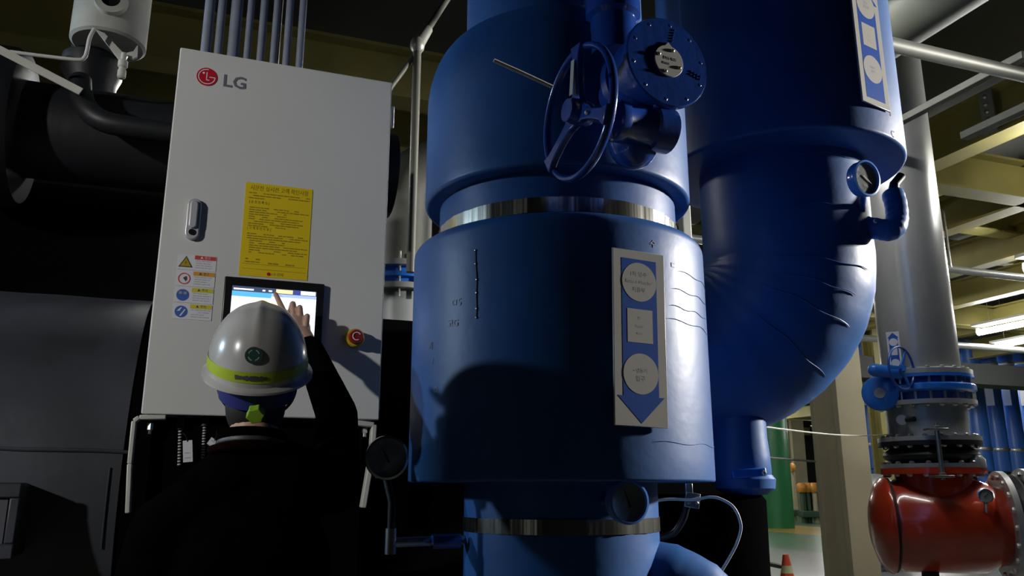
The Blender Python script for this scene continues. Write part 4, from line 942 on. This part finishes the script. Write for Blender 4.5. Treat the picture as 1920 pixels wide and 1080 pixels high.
for z_ in (zf0-0.03, zf1): 
    g = MB(); g.lathe([(0.15, z_), (0.21, z_), (0.21, z_+0.03), (0.15, z_+0.03)], 40, T((mx, my, 0)), closed=True); obj('flange', g, 'grey_flange', mp_)
g = MB(); zc_ = (zf0+zf1)/2; g.lathe([(0.17, zf0), (0.17, zc_-0.012), (0.2, zc_-0.012), (0.2, zc_+0.012), (0.17, zc_+0.012), (0.17, zf1)], 40, T((mx, my, 0))); obj('valve_body', g, 'bright_blue', mp_)
for i in range(12):
    a = 2*pi*i/12+0.1; inst('stud', STUD, T((mx+0.188*math.cos(a), my+0.188*math.sin(a), zc_)) @ Matrix.Diagonal((0.014, 0.014, zf1-zf0+0.15, 1)), mp_)
vr = PR(776, 300, 3.6); ts = PR(781, 85, 3.6)
vp = thing('sprinkler_drop', (vr.x, vr.y, 2.2), 'thin grey vertical pipe with an elbow in the gap beside the middle pipe', 'pipe')
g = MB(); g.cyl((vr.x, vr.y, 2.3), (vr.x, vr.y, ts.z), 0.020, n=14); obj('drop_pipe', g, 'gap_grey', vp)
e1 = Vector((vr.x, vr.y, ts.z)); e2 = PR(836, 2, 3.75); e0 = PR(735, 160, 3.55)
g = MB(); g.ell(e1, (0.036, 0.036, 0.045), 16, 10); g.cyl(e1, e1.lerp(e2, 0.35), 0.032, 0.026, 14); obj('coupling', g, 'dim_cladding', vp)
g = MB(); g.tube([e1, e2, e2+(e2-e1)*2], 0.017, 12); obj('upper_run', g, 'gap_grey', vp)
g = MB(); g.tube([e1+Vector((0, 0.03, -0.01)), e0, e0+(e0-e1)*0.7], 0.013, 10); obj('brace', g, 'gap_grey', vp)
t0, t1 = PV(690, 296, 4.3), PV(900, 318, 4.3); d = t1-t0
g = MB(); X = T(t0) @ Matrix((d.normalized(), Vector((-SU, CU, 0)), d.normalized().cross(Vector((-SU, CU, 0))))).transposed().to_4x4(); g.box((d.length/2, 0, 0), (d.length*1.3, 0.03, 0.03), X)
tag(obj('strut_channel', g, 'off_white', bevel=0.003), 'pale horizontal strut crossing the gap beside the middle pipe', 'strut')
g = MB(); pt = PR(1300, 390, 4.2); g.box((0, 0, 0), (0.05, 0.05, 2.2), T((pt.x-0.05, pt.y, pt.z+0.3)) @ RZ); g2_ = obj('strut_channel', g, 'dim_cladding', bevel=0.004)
tag(g2_, 'dim grey upright strut glimpsed between the two blue pipes', 'strut')

# ================================================================== BACKGROUND ON THE RIGHT: riser, valve, joint and red strainer
GB = R(26.7); GX, GY = 6*math.sin(GB), 6*math.cos(GB); XG = T((GX, GY, 0))
gr = thing('clad_riser', (GX, GY, 2.05), 'tall shiny grey clad riser above the flanged blue valve at right', 'pipe')
g = MB(); g.lathe([(0.236, 2.10), (0.238, 2.105), (0.238, 3.0), (0.2385, 3.02), (0.238, 3.04), (0.238, 5.0)], 64, XG); obj('cladding', g, 'jacket_metal', gr)
g = MB(); g.lathe([(0.2, 2.055), (0.302, 2.055), (0.302, 2.085), (0.25, 2.10), (0.2, 2.10)], 64, XG, closed=True); obj('flange', g, 'grey_flange', gr)
ring_bolts(gr, XG @ T((0, 0, 2.085)), 0.272, 20, 0.034, 1.2)
bv = thing('butterfly_valve', (GX, GY, 1.88), 'bright blue butterfly valve with studs and small handwheel below the grey riser', 'valve')
g = MB(); g.lathe([(0.235, 1.895), (0.245, 1.94), (0.30, 1.945), (0.312, 1.955), (0.312, 1.985), (0.30, 1.995), (0.245, 2.0), (0.235, 2.055)], 64, XG); obj('valve_body', g, 'bright_blue', bv)
g = MB(); g.lathe([(0.2, 2.035), (0.305, 2.035), (0.305, 2.053), (0.2, 2.053)], 64, XG, closed=True); obj('ring', g, 'bright_blue', bv)
for i in range(20):
    a = 2*pi*i/20; inst('stud', STUD, T((GX+0.272*math.cos(a), GY+0.272*math.sin(a), 1.975)) @ Matrix.Diagonal((0.022, 0.022, 0.165, 1)), bv)
# operator: gear disc facing the camera at left, wheel beside it
oc = PR(1650, 737, 5.75); on = (CAM-Vector((0, 0, 0))-oc); on = Vector((-0.55, -0.83, 0)).normalized()
g = MB(); g.cyl(oc+Vector((0.03, 0.05, 0)), Vector((GX, GY, oc.z))-Vector((0.25, 0.02, 0)), 0.085, 0.07, 28); obj('operator_neck', g, 'bright_blue', bv)
g = MB(); g.lathe([(0.09, -0.11), (0.108, -0.09), (0.112, -0.02), (0.112, 0.0), (0.104, 0.006), (0.0, 0.006)], 44, axisX(oc, on)); gd = obj('gear_housing', g, 'bright_blue', bv)
g = MB(); g.prism(circ(0.034, 28), -0.01, 0.0, face_frame(oc, on)); obj('name_plate', g, 'sign_white', gd, smooth=0)
wa, wb2 = PR(1640, 694, 5.68), PR(1690, 700, 5.72)
g = MB(); g.cyl(wa, wb2, 0.042, 0.040, 20); g.ell(wa, (0.042, 0.042, 0.042), 16, 10); obj('worm_housing', g, 'bright_blue', bv)
wc = PR(1690, 690, 5.60); wn = Vector((0.55, -0.83, 0)).normalized(); Xw = axisX(wc, wn)
g = MB(); g.torus(0.133, 0.0075, 48, 8, Xw); w2_ = obj('handwheel', g, 'sign_blue', bv)
g = MB(); g.cyl(wb2, wc+wn*0.01, 0.02, n=12); obj('hub', g, 'bright_blue', w2_)
for k in range(3):
    a = R(60+120*k); g = MB(); g.box((0.068, 0, 0), (0.13, 0.02, 0.010), Xw @ Matrix.Rotation(a, 4, 'Z')); obj('spoke', g, 'bright_blue', w2_, bevel=0.002)
# small flow sign on the riser
ss = PR(1677, 660, 5.74); n2 = Vector((-0.40, -0.92, 0)).normalized()
fs = thing('flow_sign', ss, 'small blue and white arrow sign on the grey riser behind the handwheel', 'sign'); WM[fs.name] = T(ss)
XS = face_frame(ss+n2*0.012, n2)
g = MB(); g.box((0, 0.003, 0), (0.075, 0.006, 0.26), XS); obj('board', g, 'label_white', fs, smooth=0)
g = MB(); g.prism([(-0.026, -0.12), (0.026, -0.12), (0.026, 0.09), (0.033, 0.09), (0, 0.124), (-0.033, 0.09), (-0.026, 0.09)], -0.001, 0.001, XS); obj('arrow', g, 'sign_blue', fs, smooth=0)
for zz in (0.062, -0.072):
    g = MB(); g.prism(circ(0.025, 24, cz=zz), -0.002, 0, XS); obj('roundel', g, 'label_white', fs, smooth=0)
g = MB(); g.box((0, -0.001, 0.0), (0.036, 0.002, 0.045), XS); obj('square_field', g, 'label_white', fs, smooth=0)
# spool piece
spo = thing('spool_piece', (GX, GY, 1.64), 'short grey flanged spool piece between the blue valve and the rubber joint', 'pipe')
g = MB(); g.lathe([(0.24, 1.65), (0.24, 1.89)], 56, XG); obj('barrel', g, 'grey_flange', spo)
for z_ in (1.865, 1.64):
    g = MB(); g.lathe([(0.2, z_), (0.305, z_), (0.305, z_+0.028), (0.2, z_+0.028)], 56, XG, closed=True); obj('flange', g, 'grey_flange', spo)
    ring_bolts(spo, XG @ T((0, 0, z_+0.028 if z_ < 1.7 else z_)) @ (Matrix.Identity(4) if z_ < 1.7 else Matrix.Rotation(pi, 4, 'X')), 0.272, 20, 0.034, 1.0, None, 0.1)
pn = PR(1690, 788, 5.76); g = MB(); g.cyl(pn, pn+Vector((-0.35, -0.9, 0))*0.04, 0.032, n=20); obj('boss', g, 'grey_flange', spo)
pn = PR(1700, 787, 5.72); g = MB(); g.cyl(pn, pn+Vector((0.02, -0.06, 0)), 0.016, n=14); obj('thermowell', g, 'matte_black', spo)
# rubber expansion joint
rj = thing('rubber_joint', (GX, GY, 1.48), 'black rubber expansion joint with bolted flanges above the red strainer', 'expansion joint')
g = MB(); g.lathe([(0.235, 1.62), (0.24, 1.60), (0.275, 1.575), (0.285, 1.555), (0.275, 1.535), (0.25, 1.52), (0.24, 1.50)], 56, XG); obj('bellows', g, 'black_rubber', rj)
for z_, mm in ((1.612, 'black_rubber'), (1.475, 'grey_paint')):
    g = MB(); g.lathe([(0.2, z_), (0.305, z_), (0.305, z_+0.026), (0.2, z_+0.026)], 56, XG, closed=True); obj('flange', g, mm, rj)
ring_bolts(rj, XG @ T((0, 0, 1.612)) @ Matrix.Rotation(pi, 4, 'X'), 0.275, 18, 0.036, 0.9); ring_bolts(rj, XG @ T((0, 0, 1.501)), 0.275, 18, 0.036, 0.9)
rr_ = PR(1762, 850, 5.66); g = MB(); g.cyl((rr_.x, rr_.y, 1.40), (rr_.x, rr_.y, 1.74), 0.014, n=10); tr = obj('tie_rod', g, 'steel', rj)
for z_ in (1.70, 1.42):
    g = MB(); g.box((0, 0, 0), (0.12, 0.08, 0.014), T((rr_.x, rr_.y+0.01, z_))); obj('tie_plate', g, 'steel', tr, bevel=0.003)
    inst('nut', BOLT, T((rr_.x, rr_.y, z_+0.007)) @ Matrix.Diagonal((0.04, 0.04, 0.045, 1)), tr)
# red strainer
ZS = 1.125; SAX = R(-14); SAD = Vector((math.cos(SAX), math.sin(SAX), 0)); XSr = T((GX, GY, ZS)) @ Matrix.Rotation(SAX, 4, 'Z') @ AXU
rs = thing('red_strainer', (GX, GY, 0.0), 'large glossy red strainer body below the rubber joint at lower right', 'strainer', rz=YAW)
g = MB(); g.lathe([(0.27, -0.29), (0.27, -0.25), (0.285, -0.23), (0.287, 0.1), (0.287, 0.22), (0.24, 0.33), (0.235, 0.37)], 64, XSr); obj('barrel', g, 'red', rs)
g = MB(); g.lathe([(0.0, -0.40), (0.14, -0.395), (0.235, -0.365), (0.285, -0.33), (0.30, -0.305), (0.30, -0.295)], 64, XSr); obj('end_cap', g, 'red', rs)
g = MB(); g.lathe([(0.24, -0.295), (0.292, -0.292), (0.292, -0.278), (0.24, -0.275)], 64, XSr, closed=True); obj('gasket', g, 'matte_black', rs)
g = MB(); g.lathe([(0.22, 1.12), (0.225, 1.44)], 48, XG); obj('inlet_neck', g, 'red', rs)
g = MB(); g.lathe([(0.2, 1.437), (0.308, 1.437), (0.308, 1.474), (0.2, 1.474)], 56, XG, closed=True); obj('top_flange', g, 'red', rs)
ring_bolts(rs, XG @ T((0, 0, 1.437)) @ Matrix.Rotation(pi, 4, 'X'), 0.275, 18, 0.036, 1.0, None, 0.08)
g = MB(); g.lathe([(0.2, 0.355), (0.33, 0.355), (0.33, 0.39), (0.2, 0.39)], 56, XSr, closed=True); obj('outlet_flange', g, 'grey_flange', rs)
ring_bolts(rs, XSr @ T((0, 0, 0.355)) @ Matrix.Rotation(pi, 4, 'X'), 0.295, 18, 0.034, 1.0)
ring_bolts(rs, XSr @ T((0, 0, -0.305)) @ Matrix.Rotation(pi, 4, 'X'), 0.275, 14, 0.026, 1.0, None, 0.15, 'cap_bolt')
g = MB(); g.cyl((GX-0.1, GY-0.02, 0.0), (GX-0.1, GY-0.02, 0.86), 0.05, n=20); obj('support_post', g, 'matte_black', rs)
ov = PR(1848, 930, 5.75); gauge(ov, (-0.42, -0.9, 0.1), 0.042, 'chrome', 40, [ov+Vector((0, 0.01, -0.04)), ov+Vector((0.02, 0.06, -0.13))], 'small chrome gauge on top of the red strainer outlet')
# second joint and grey pump pipe at the right edge
oj = thing('outlet_joint', Vector((GX, GY, 0)) + SAD*0.45, 'black bolted joint and grey pump pipe right of the red strainer', 'pipe', rz=YAW)
g = MB(); g.lathe([(0.24, 0.392), (0.29, 0.405), (0.31, 0.44), (0.29, 0.475), (0.24, 0.488)], 56, XSr); obj('bellows', g, 'black_rubber', oj)
g = MB(); g.lathe([(0.2, 0.49), (0.345, 0.49), (0.345, 0.525), (0.2, 0.525)], 56, XSr, closed=True); obj('flange', g, 'grey_flange', oj)
ring_bolts(oj, XSr @ T((0, 0, 0.49)) @ Matrix.Rotation(pi, 4, 'X'), 0.31, 18, 0.036, 1.0, None, 0.1)
g = MB(); g.lathe([(0.25, 0.525), (0.27, 0.56), (0.27, 0.9), (0.20, 1.1), (0.20, 2.2)], 56, XSr); obj('pump_pipe', g, 'grey_paint', oj)
g = MB(); g.cyl((GX+0.8, GY-0.2, 0.0), (GX+0.8, GY-0.2, 0.86), 0.06, n=20); obj('support_post', g, 'matte_black', oj)
g = MB(); q = PR(1832, 868, 5.9); g.lathe([(0.0, 0.05), (0.03, 0.045), (0.05, 0.02), (0.05, -0.03), (0.03, -0.04), (0.03, -0.08)], 24, T(q)); tag(obj('air_vent', g, 'grey_flange'), 'small domed grey air vent beside the rubber joint', 'vent')

# ================================================================== COLUMNS
def hcol(p, wd, dp, t, m, label, top=5.0, name='steel_column'):
    th = thing(name, (p[0], p[1], 0), label, 'column', rz=YAW); X = T((p[0], p[1], 0)) @ RZ
    g = MB(); g.box((0, -dp/2+t/2, top/2), (wd, t, top), X); obj('flange', g, m, th, bevel=0.004)
    g = MB(); g.box((0, dp/2-t/2, top/2), (wd, t, top), X); obj('flange', g, m, th, bevel=0.004)
    g = MB(); g.box((0, 0, top/2), (t*0.8, dp-2*t, top), X); obj('web', g, m, th, smooth=0)
    g = MB(); g.box((0, 0, 0.015), (wd*1.5, dp*1.5, 0.03), X); obj('base_plate', g, m, th, smooth=0)
    return th
cpn = PY(1582, 900, 7.0); hcol((cpn.x, cpn.y), 0.28, 0.34, 0.055, 'cream', 'near cream steel column between the blue elbow and the red strainer')
fc = PZ(1499, 968, 0); hcol((fc.x, fc.y), 0.75, 0.8, 0.2, 'cream', 'far cream column beside the orange-topped pipes')
fc = PY(1662, 900, 15.0); hcol((fc.x, fc.y), 0.24, 0.3, 0.05, 'beam', 'thin olive column just left of the red strainer')

# ================================================================== FAR PLANT
def far_riser(px, Y, r, ytop, ybot, label, m='far_blue'):
    p = PY(px, 850, Y); z1 = min(4.95, PY(px, ytop, Y).z); z0 = PY(px, ybot, Y).z
    th = thing('far_riser', (p.x, p.y, 0), label, 'pipe', 'tall blue risers at the back right')
    g = MB(); g.lathe([(r*0.5, 0.0), (r*0.5, z0), (r, z0+0.02), (r, z1)], 28, T((p.x, p.y, 0))); obj('riser', g, m, th)
    for zz in (z0+0.45, z1-0.6):
        if zz > z0: g = MB(); g.lathe([(r+0.012, zz), (r+0.02, zz+0.02), (r+0.02, zz+0.05), (r+0.012, zz+0.07)], 28, T((p.x, p.y, 0))); obj('band', g, 'steel', th)
    g = MB(); g.box((0, 0, 0), (0.16, 0.02, 0.75), T((p.x-r*0.55, p.y-r*0.9, (z0+z1)/2+0.35)) @ Matrix.Rotation(R(-30), 4, 'Z')); obj('tag_board', g, 'label_white', th, smooth=0)
far_riser(1612, 17.0, 0.27, 640, 893, 'thick blue riser seen just right of the near cream column')
far_riser(1634, 16.5, 0.085, 640, 880, 'slim blue pipe beside the thick riser behind the valve wheel')
for k, px in enumerate((1838, 1871, 1903, 1936)):
    far_riser(px, 18.0+0.6*k, 0.235, 640, 885, ['leftmost', 'second from left', 'third from left', 'rightmost'][k] + ' of the tall blue risers at the right edge')
gp_ = PY(1446, 850, 30.0)
g = MB(); g.lathe([(0.62, 0.0), (0.62, 4.9)], 28, T((gp_.x, gp_.y, 0))); gt = tag(obj('green_tank', g, 'green', origin=(gp_.x, gp_.y, 0)), 'green vertical tank far behind the drain stub', 'tank')
def manifold(px, Y, wd, ytop, yb, n, label):
    c_ = PY(px, yb, Y); z1 = PY(px, ytop, Y).z; th = thing('pipe_manifold', (c_.x, c_.y, 0), label, 'pipes')
    for i in range(n):
        x = c_.x+wd*(i/(n-1)-0.5); g = MB(); g.lathe([(0.10, 0.0), (0.10, z1-0.25)], 14, T((x, c_.y+0.1*(i % 2), 0))); obj('standpipe', g, 'dark_olive' if i < n-1 else 'cream', th)
        g = MB(); g.lathe([(0.16, z1-0.38), (0.2, z1-0.3), (0.2, z1-0.1), (0.12, z1)], 14, T((x, c_.y+0.1*(i % 2), 0))); obj('orange_head', g, 'orange', th)
    g = MB(); g.box((c_.x, c_.y, 0.35), (wd+0.3, 0.6, 0.25)); obj('low_header', g, 'dark_olive', th, bevel=0.03)
manifold(1465, 36.0, 1.1, 868, 962, 5, 'row of dark standpipes with orange heads beside the far cream column')
manifold(1519, 34.0, 0.5, 905, 965, 3, 'shorter orange-headed pipes left of the near cream column')
pv = PY(1622, 925, 14.5); pmv = thing('pump_vessel', (pv.x, pv.y, 0), 'round grey pump casing on a dark blue base behind the near cream column', 'pump')
g = MB(); g.lathe([(0.0, -0.6), (0.2, -0.58), (0.3, -0.45), (0.33, -0.2), (0.33, 0.3), (0.25, 0.5), (0.0, 0.55)], 36, T((pv.x, pv.y, pv.z)) @ RZ @ AXU); obj('casing', g, 'grey_paint', pmv)
g = MB(); g.box((0, 0, 0), (1.0, 0.5, pv.z-0.55), T((pv.x+0.1, pv.y, (pv.z-0.55)/2+0.1)) @ RZ); obj('base', g, 'sign_blue', pmv, bevel=0.02)
g = MB(); g.box((0, 0, 0), (0.5, 0.3, 0.3), T((pv.x+0.1, pv.y, pv.z-0.4)) @ RZ); obj('foot', g, 'matte_black', pmv, bevel=0.02)
# safety cone
cn = PY(1473, 1040, 8.4); co = thing('traffic_cone', (cn.x, cn.y, 0), 'red traffic cone with a pale reflective band on the floor', 'cone')
zt = cn.z; Xc = T((cn.x, cn.y, 0))
rad = lambda z: 0.16-(0.16-0.028)*z/zt
g = MB(); g.lathe([(rad(0.03), 0.03), (rad(zt), zt), (0.015, zt+0.005)], 28, Xc); obj('body', g, 'cone_red', co)
g = MB(); g.lathe([(rad(zt-0.17)+0.002, zt-0.17), (rad(zt-0.10)+0.002, zt-0.10)], 28, Xc); obj('reflective_band', g, 'cone_band', co)
g = MB(); g.box((0, 0, 0.02), (0.36, 0.36, 0.04), Xc); obj('base', g, 'cone_red', co, bevel=0.01)
g = MB(); g.tube([PY(1430, 1055, 8.2), PY(1463, 1062, 8.3)], 0.022, 10)
q = [PY(1430, 1055, 8.2), PY(1463, 1062, 8.3)]; g.cyl((q[0].x-0.6, q[0].y, 0.0), q[0], 0.022, n=10); tag(obj('cone_bar', g, 'black'), 'black bar running from the left to the traffic cone', 'bar')
# guard wires
g = MB(); a, b2 = Vector((sx_+0.085, sy_+0.03, 1.56)), Vector((GX-0.235, GY-0.04, 1.69)); g.tube([a.lerp(b2, t/12)+Vector((0, 0, -0.02*math.sin(pi*t/12))) for t in range(13)], 0.0035, 6); tag(obj('guard_wire', g, 'dim_cladding'), 'thin wire stretched across the near cream column', 'wire')
g = MB(); a, b2 = PR(1415, 856, 7.3), Vector((cpn.x-0.10, cpn.y+0.12, PR(1540, 866, 7.5).z)); g.tube([a, b2], 0.010, 6); tag(obj('guard_wire', g, 'dim_cladding'), 'thin rail line behind the near cream column', 'wire')

# ================================================================== OVERHEAD SERVICES
def bar_px(name, a, b_, sec, m, label, cat='pipe', ext=0.0, round_=False):
    a, b_ = Vector(a), Vector(b_); d = b_-a; a = a-d*ext; b_ = b_+d*ext; d = b_-a; g = MB()
    if round_: g.tube([a, b_], sec[0], 20)
    else:
        z = d.normalized(); up = Vector((0, 0, 1)); y = up.cross(z).normalized(); x = y.cross(z)
        g.box((0, 0, d.length/2), (sec[1], sec[0], d.length), T(a) @ Matrix((x, y, z)).transposed().to_4x4())
    return tag(obj(name, g, m, bevel=0 if round_ else 0.004), label, cat)
ap = PZ(1690, 88, 3.55); av = UVof(ap)
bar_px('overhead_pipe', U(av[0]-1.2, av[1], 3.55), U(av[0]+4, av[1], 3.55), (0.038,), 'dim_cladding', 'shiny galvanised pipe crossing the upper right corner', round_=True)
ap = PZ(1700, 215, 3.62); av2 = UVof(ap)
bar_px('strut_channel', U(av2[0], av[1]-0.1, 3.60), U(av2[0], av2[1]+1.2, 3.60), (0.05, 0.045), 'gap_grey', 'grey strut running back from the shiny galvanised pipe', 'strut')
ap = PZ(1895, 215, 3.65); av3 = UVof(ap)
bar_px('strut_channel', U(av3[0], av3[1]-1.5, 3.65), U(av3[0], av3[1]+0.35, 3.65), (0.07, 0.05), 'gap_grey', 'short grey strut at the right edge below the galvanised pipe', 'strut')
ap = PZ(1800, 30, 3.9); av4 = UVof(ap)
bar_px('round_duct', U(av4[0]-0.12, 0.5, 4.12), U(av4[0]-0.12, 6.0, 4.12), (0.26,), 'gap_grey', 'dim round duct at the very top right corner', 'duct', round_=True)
ap = PZ(1760, 502, 3.55); av5 = UVof(ap)
bar_px('sprinkler_pipe', U(av5[0]-3, av5[1], 3.55), U(av5[0]+9, av5[1], 3.55), (0.04,), 'grey_flange', 'pale sprinkler pipe hanging below the beams right of the riser', round_=True)
hr = PZ(1783, 503, 3.55); bar_px('hanger_rod', (hr.x, hr.y, 3.55), (hr.x, hr.y, 4.2), (0.012,), 'steel', 'thin hanger rod holding the pale sprinkler pipe', 'rod', round_=True)
ap = PZ(1700, 640, 3.5); av6 = UVof(ap)
bar_px('sprinkler_pipe', U(av6[0]-9, av6[1], 3.5), U(av6[0]+10, av6[1], 3.5), (0.05,), 'grey_flange', 'farther pale pipe crossing behind the grey riser', round_=True)
ap = PZ(1850, 688, 3.3); av7 = UVof(ap)
bar_px('overhead_duct', U(av7[0]-14, av7[1]+2, 3.5), U(av7[0]+10, av7[1]+2, 3.5), (0.5, 0.4), 'wall', 'dark duct crossing far back above the blue risers', 'duct')

# ================================================================== LAMPS
def lamp(c, length, along, label, s=1.0, group=None):   # s: tube thickness
    c = Vector(c); th = thing('fluorescent_lamp', c, label, 'lamp', group); d = Vector(along).normalized()*length/2
    g = MB(); g.tube([c-d, c+d], 0.03*s, 12); obj('tube', g, 'tube', th)
    rz = math.atan2(d.y, d.x); X = T(c) @ Matrix.Rotation(rz, 4, 'Z')
    g = MB(); g.box((0, 0, 0.06*s+0.02), (length+0.06, 0.26, 0.04), X); obj('housing', g, 'lamp_body', th, bevel=0.006)
    for sgn in (-1, 1):
        g = MB(); g.box((sgn*(length/2+0.01), 0, 0.03), (0.03, 0.06, 0.09), X); obj('end_holder', g, 'lamp_body', th, bevel=0.004)
        g = MB(); q = X @ Vector((sgn*length*0.35, 0, 0.09)); g.cyl(q, (q.x, q.y, 5.0), 0.006, n=6); obj('hanger', g, 'steel', th)
VD = Vector((-SU, CU, 0)); UD = Vector((CU, SU, 0))
l1 = PZ(1912, 608, 3.85); lamp(l1, 1.5, VD, 'bright fluorescent lamp at the right edge, the largest in view', 1.6)
l2 = PZ(1828, 715, 3.85); lamp(l2, 1.0, UD, 'short glowing lamp above the blue risers beside the valve', 1.9)
l3 = PZ(1925, 640, 3.85); lamp(l3, 1.2, VD, 'small lamp peeking in at the right edge below the largest one')
HL = ['ceiling lamp above and to the right of the red strainer', 'ceiling lamp hidden behind the right-hand blue pipe', 'ceiling lamp right of the frame beside the grey riser', 'ceiling lamp hidden behind the big blue elbow', 'ceiling lamp far right beyond the largest lamp', 'ceiling lamp behind the middle of the right-hand pipe', 'ceiling lamp over the blue risers', 'ceiling lamp over the green floor zone', 'ceiling lamp over the yellow floor strip', 'ceiling lamp near the far back wall', 'ceiling lamp beside the far cream column', 'ceiling lamp right of the far cream column', 'ceiling lamp over the orange-headed pipes']  # first two lamps added out of view to brighten the red strainer
for k, (u_, v_) in enumerate((UVof((4.6, 5.5)), UVof((1.62, 4.5)), (9.0, 6.0), (6.6, 10.0), (15.5, 6.5), (10.0, 16.0), (16.0, 20.0), (12.0, 26.0), (20.0, 28.0), (22.0, 36.0), (25.0, 29.0), (24.0, 23.0), (15.0, 32.0))):
    lamp(U(u_, v_, 3.9), 1.5, VD, HL[k], (1.8, 0.6)[k] if k < 2 else 2.0, group='hall lamps')
lamp(U(0.0, 4.15, 3.22), 0.5, UD, 'short lamp hidden behind the white cabinet lighting the beams', 0.8)  # added unseen lamp, there only to brighten the beams at top left
def floodlight(p, aim, label):
    dirn = (aim-p).normalized(); Xf = axisX(p, dirn); th = thing('floodlight', p, label, 'lamp')
    g = MB(); g.lathe([(0.03, -0.26), (0.09, -0.24), (0.14, -0.20), (0.24, 0.10), (0.235, 0.10), (0.13, -0.19), (0.0, -0.20)], 32, Xf); obj('shade', g, 'matte_black', th)
    q = p-dirn*0.2; g = MB(); g.cyl(q, (q.x, q.y, 4.99), 0.02, n=10); obj('stem', g, 'steel', th)
floodlight(FLOOD_POS, FLOOD_AIM, 'floodlight behind the viewer aimed at the white cabinet')
floodlight(LEFT_LAMP, LEFT_AIM, 'floodlight far to the left of the cabinet')
floodlight(RIGHT_LAMP, RIGHT_AIM, 'floodlight far to the right of the blue pipes')
